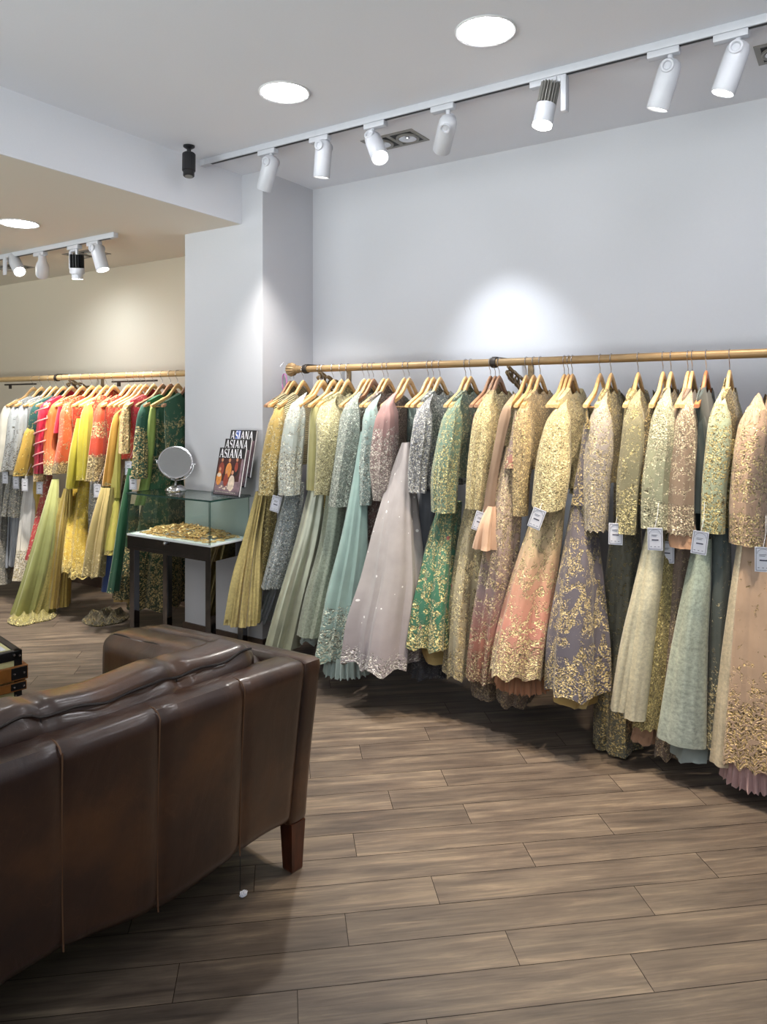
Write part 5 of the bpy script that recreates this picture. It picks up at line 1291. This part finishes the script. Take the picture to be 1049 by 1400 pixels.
def backpt(a, z, off=-.004):
    q = max(0, (z-.147)/.553); return SM @ Vector((a, -TILT*q**1.3+off-.004, z))
for a in SEAMS:
    pts = [backpt(a+.036*i/14, .15+.02*math.sin(a*9+.6)+(.668-.15)*i/14, .0035) for i in range(15)]
    pts += [SM @ Vector((a+.037, -TILT+.004, .683)), SM @ Vector((a+.037, -TILT+.016, .697)), SM @ Vector((a+.037, -TILT+.035, .7035)), SM @ Vector((a+.037, -TILT+.06, .703))]
    b = MB(); b.rod(pts, .0024, 6); b.build('seam', M_seam, sofa)
def armshape(w, top=.70):
    w = w.copy(); q = max(0, min(1, w.y/SD))
    f = (w.z-.147)/(.70-.147)
    w.z -= .075*q*max(0, f)**1.5
    w.y -= TILT*max(0, f)**1.3*(1-q)
    return w
for side, (a0, a1) in (('r', (-.045, .035)), ('l', (SL_-.035, SL_+.045))):
    pad((a0, .0, .147), (a1, SD-.02, .70), .022, .004, 5, cuts=(6, 30, 20), shape=armshape).build('arm', M_leather, sofa)
def armpad(w):
    w = w.copy(); q = max(0, min(1, w.y/SD)); f = max(0, (w.z-.40)/.30)
    w.z -= .07*q*f; return w
for a0, a1 in ((.036, .20), (SL_-.20, SL_-.036)):
    am = pad((a0, .10, .20), (a1, SD+.03, .695), .05, .014, 7, cuts=(10, 26, 18), shape=armpad).build('arm_cushion', M_leather, sofa)
    e = a1-.03 if a0 < 1 else a0+.03
    b = MB(); pts = [armpad(Vector((e+(.0 if a0 < 1 else 0), .30+.55*i/12, .697+.004*math.sin(i*1.3)))) for i in range(13)]
    b.rod([SM @ p for p in pts], .0035, 6); b.build('piping', M_pipe, am)
def cushshape(w):
    w = w.copy(); f = max(0, (w.z-.45)/.31)
    w.y -= .06*f; w.z += .008*math.sin(w.x*7+1)+.006*math.sin(w.x*17)
    for s_ in (.42, .80, 1.20, 1.60):
        d = abs(w.x-s_); w.z -= .010*math.exp(-(d/.02)**2)*(w.z > .6); w.y += .010*math.exp(-(d/.02)**2)*(w.y < .2)
    return w
for k, (a0, a1) in enumerate(((.20, 1.02), (1.03, SL_-.20))):
    a0_ = .13 if k == 0 else a0; a1_ = a1 if k == 0 else SL_-.13
    cu = pad((a0_, .075, .45), (a1_, .275, .752), .065, .018, 9+k, cuts=(60, 14, 14), shape=cushshape).build('back_cushion', M_leather, sofa)
    b = MB(); b.rod([SM @ cushshape(Vector((a0_+.03+(a1_-a0_-.06)*i/40, .092+.006*math.sin(i), .742+.003*math.sin(i*.8)))) for i in range(41)], .0038, 6)
    for s_ in (.42, .80, 1.20, 1.60):
        if a0_ < s_ < a1_: b.rod([SM @ (cushshape(Vector((s_, .066+.028*i/6, .64+.10*i/6)))+Vector((0, -.004, 0))) for i in range(7)], .0028, 6)
    b.build('piping', M_pipe, cu)
    sc_ = pad((a0, .26, .22), (a1, SD-.03, .44), .05, .02, 12+k, cuts=(22, 16, 8)).build('seat_cushion', M_leather, sofa)
b = pad((.03, .10, .147), (SL_-.03, SD-.04, .225), .02, .002, 15, cuts=(20, 8, 4)); b.build('seat_base', M_leather, sofa)
for (a, bb) in ((-.002, .028), (SL_+.002, .028), (-.002, SD-.08), (SL_+.002, SD-.08)):
    mb = MB(); rows = []
    for z, s_ in ((.0, .021), (.004, .0225), (.16, .029)):
        rows.append([SM @ Vector((a+dx*s_, bb+dy*s_, z)) for dx, dy in ((-1, -1), (1, -1), (1, 1), (-1, 1))])
    mb.loft(rows, True, 0, True, True); mb.build('leg', M_legwood, sofa, smooth=False)
b = MB(); p0 = backpt(.234, .16, 0); b.rod([p0, p0+Vector((-.001, .002, -.05)), p0+Vector((-.004, .004, -.105))], .0011, 5); b.build('loose_thread', M_black, sofa)

# scrap on the floor
lp = atZ(333, 1226, 0); R = random.Random(2); b = MB(); bm = bmesh.new(); bmesh.ops.create_icosphere(bm, subdivisions=3, radius=.012)
for v in bm.verts:
    v.co = Vector((v.co.x*.8, v.co.y*1.1, (v.co.z+.012)*.7+.0005))*(1+.25*math.sin(v.co.x*700+v.co.y*430)*math.sin(v.co.z*600))
    v.co.z = max(.0004, v.co.z)
bmesh.ops.translate(bm, verts=bm.verts, vec=lp); b.addbm(bm)
tag(b.build('paper_scrap', M_card, origin=lp), 'tiny crumpled white paper scrap on the floor under the sofa corner', 'scrap')

# ------------------------------------------------------------------ steamer trunk used as a low table
TO = atZ(30.5, 888, .46); TO.z = 0; ta = math.radians(12)
TM = Matrix(((-math.sin(ta), -math.cos(ta), 0, TO.x), (-math.cos(ta), math.sin(ta), 0, TO.y), (0, 0, 1, 0), (0, 0, 0, 1)))
M_cream = simple('trunk_cream', (206, 202, 150), .6, noise=.06)
M_tblack = simple('trunk_black', (26, 26, 28), .35, .3)
M_ttop = simple('trunk_top_panel', (220, 222, 226), .4)
M_belt = simple('trunk_belt', (134, 84, 34), .45, noise=.2, scale=20)
t = thing('steamer_trunk', TM @ Vector((.5, .3, 0)), 'cream steamer trunk with black metal edges and tan straps behind the sofa', 'trunk')
TL, TD, TH = 1.0, .58, .46
b = MB(); b.cbox((.004, .004, .0), (TL-.004, TD-.004, TH-.004), .004, 0, TM); b.build('body', M_cream, t, smooth=False)
b = MB(); b.box((.05, .05, TH-.0035), (TL-.05, TD-.05, TH-.0015), 0, TM); b.build('top_panel', M_ttop, t, smooth=False)
b = MB(); w = .032
for a in (0, TL-w):
    for d in (0, TD-w): b.cbox((a, d, 0), (a+w, d+w, TH), .003, 0, TM)
for z in (0, TH-.04):
    for d in (0, TD-w): b.cbox((0, d, z), (TL, d+w, z+.04), .003, 0, TM)
    for a in (0, TL-w): b.cbox((a, 0, z), (a+w, TD, z+.04), .003, 0, TM)
ed = b.build('edge_frame', M_tblack, t, smooth=False)
b = MB()
for k in range(14):
    Mx = TM @ Matrix.Translation((.026, -.001, .03+.022*k)) @ Matrix.Rotation(PI/2, 4, 'X'); b.lathe([(.0005, -.001), (.004, -.001), (.003, .002), (.0005, .003)], Mx, 8)
for p in ((.012, TH-.022), (.034, TH-.016)):
    Mx = TM @ Matrix.Translation((p[0], -.001, p[1])) @ Matrix.Rotation(PI/2, 4, 'X'); b.lathe([(.0005, -.001), (.006, -.001), (.005, .003), (.0005, .004)], Mx, 10)
b.build('studs', M_steel, ed)
for z0, z1, e in ((.338, .398, .018), (.292, .331, .014)):
    b = MB(); b.cbox((-e, -e, z0), (TL+e, -.001, z1), .003, 0, TM); b.cbox((-e, -.001, z0), (-.001, TD+e, z1), .003, 0, TM); b.cbox((-.001, TD+.001, z0), (TL+e, TD+e, z1), .003, 0, TM); b.cbox((TL+.001, -.001, z0), (TL+e, TD+.001, z1), .003, 0, TM)
    bl = b.build('strap', M_belt, t, smooth=False)
    b = MB(); b.cbox((-e+.004, -e-.002, z0+.006), (.05, -e+.002, z1-.004), .0015, 0, TM); pl = b.build('corner_plate', M_tblack, bl, smooth=False)
    b = MB()
    for a in (.0, .038):
        Mx = TM @ Matrix.Translation((a, -e-.002, (z0+z1)/2)) @ Matrix.Rotation(PI/2, 4, 'X'); b.lathe([(.0005, -.001), (.005, -.001), (.004, .003), (.0005, .004)], Mx, 10)
    b.build('rivets', M_steel, pl)

# ------------------------------------------------------------------ light
def spot(loc, target, W, size, col, blend=.8, rad=.035):
    l = bpy.data.lights.new('spot_beam', 'SPOT'); o = bpy.data.objects.new('spot_beam', l); COL.objects.link(o)
    o.location = loc; d = (Vector(target)-Vector(loc)).normalized(); o.rotation_euler = d.to_track_quat('-Z', 'Y').to_euler()
    l.energy = W; l.spot_size = math.radians(size); l.spot_blend = blend; l.color = col; l.shadow_soft_size = rad
    return o
WARM = (1, .84, .64); NEU = (1, .95, .88); COOL = (.9, .95, 1)
P_ = [l[0] for l in lamps]
spot(P_[0], (-2.86, 3.42, .9), 66, 78, NEU, 1.0)
spot(P_[1], (-2.30, 3.15, .9), 100, 70, NEU)
spot(P_[2], (-1.75, 2.75, .9), 100, 70, NEU)
spot(P_[3], atY(702, 545, YW), 52, 54, COOL, 1.0)
spot(P_[4], (-1.30, 2.85, .6), 125, 60, WARM)
spot(P_[5], (-.80, 2.9, .5), 105, 62, WARM)
spot(P_[6], (-.55, 2.85, .5), 115, 72, WARM)
spot(P_[7], (-5.2, 3.1, .8), 115, 70, NEU)
spot(P_[8], (-5.0, 3.75, 1.3), 24, 140, (.84, .92, 1), 1.0)
spot(P_[9], (-4.75, 3.1, .8), 135, 75, WARM)
spot(P_[10], (-4.3, 3.15, .8), 120, 70, NEU)
w = bpy.data.worlds.new('world'); sc.world = w; w.use_nodes = True
wt = w.node_tree; bg = wt.nodes['Background']; bg.inputs[1].default_value = 1.0
wtc = wt.nodes.new('ShaderNodeTexCoord'); wsp = wt.nodes.new('ShaderNodeSeparateXYZ'); wt.links.new(wtc.outputs['Generated'], wsp.inputs[0])
wt.links.new(ramp(wt, math_(wt, 'ADD', math_(wt, 'MULTIPLY', wsp.outputs[2], .5), .5), [(.44, (6.6, 6.5, 6.6)), (.5, (.9, .9, .95)), (.62, (.55, .58, .66)), (1, (.5, .55, .65))]), bg.inputs[0])  # bright lower half, put in to light the ceiling through the added window
pl = bpy.data.lights.new('added_window_portal', 'AREA'); po = bpy.data.objects.new('added_window_portal', pl); COL.objects.link(po)
pl.shape = 'RECTANGLE'; pl.size = WX1-WX0; pl.size_y = WZ1-WZ0; pl.cycles.is_portal = True
po.location = ((WX0+WX1)/2, Y0-.14, (WZ0+WZ1)/2); po.rotation_euler = (PI/2, 0, 0)
po.rotation_euler = Vector((0, 1, 0)).to_track_quat('-Z', 'Z').to_euler()

vs = sc.view_settings
vs.view_transform = 'Standard'; vs.look = 'None'; vs.gamma = 1; vs.use_curve_mapping = False; vs.exposure = 0.53
cy = sc.cycles
cy.use_denoising = True
try: cy.denoiser = 'OPENIMAGEDENOISE'
except Exception: pass
cy.max_bounces = 7; cy.diffuse_bounces = 4; cy.glossy_bounces = 4; cy.transparent_max_bounces = 12; cy.transmission_bounces = 4
cy.sample_clamp_indirect = 6.0; cy.caustics_reflective = False; cy.caustics_refractive = False
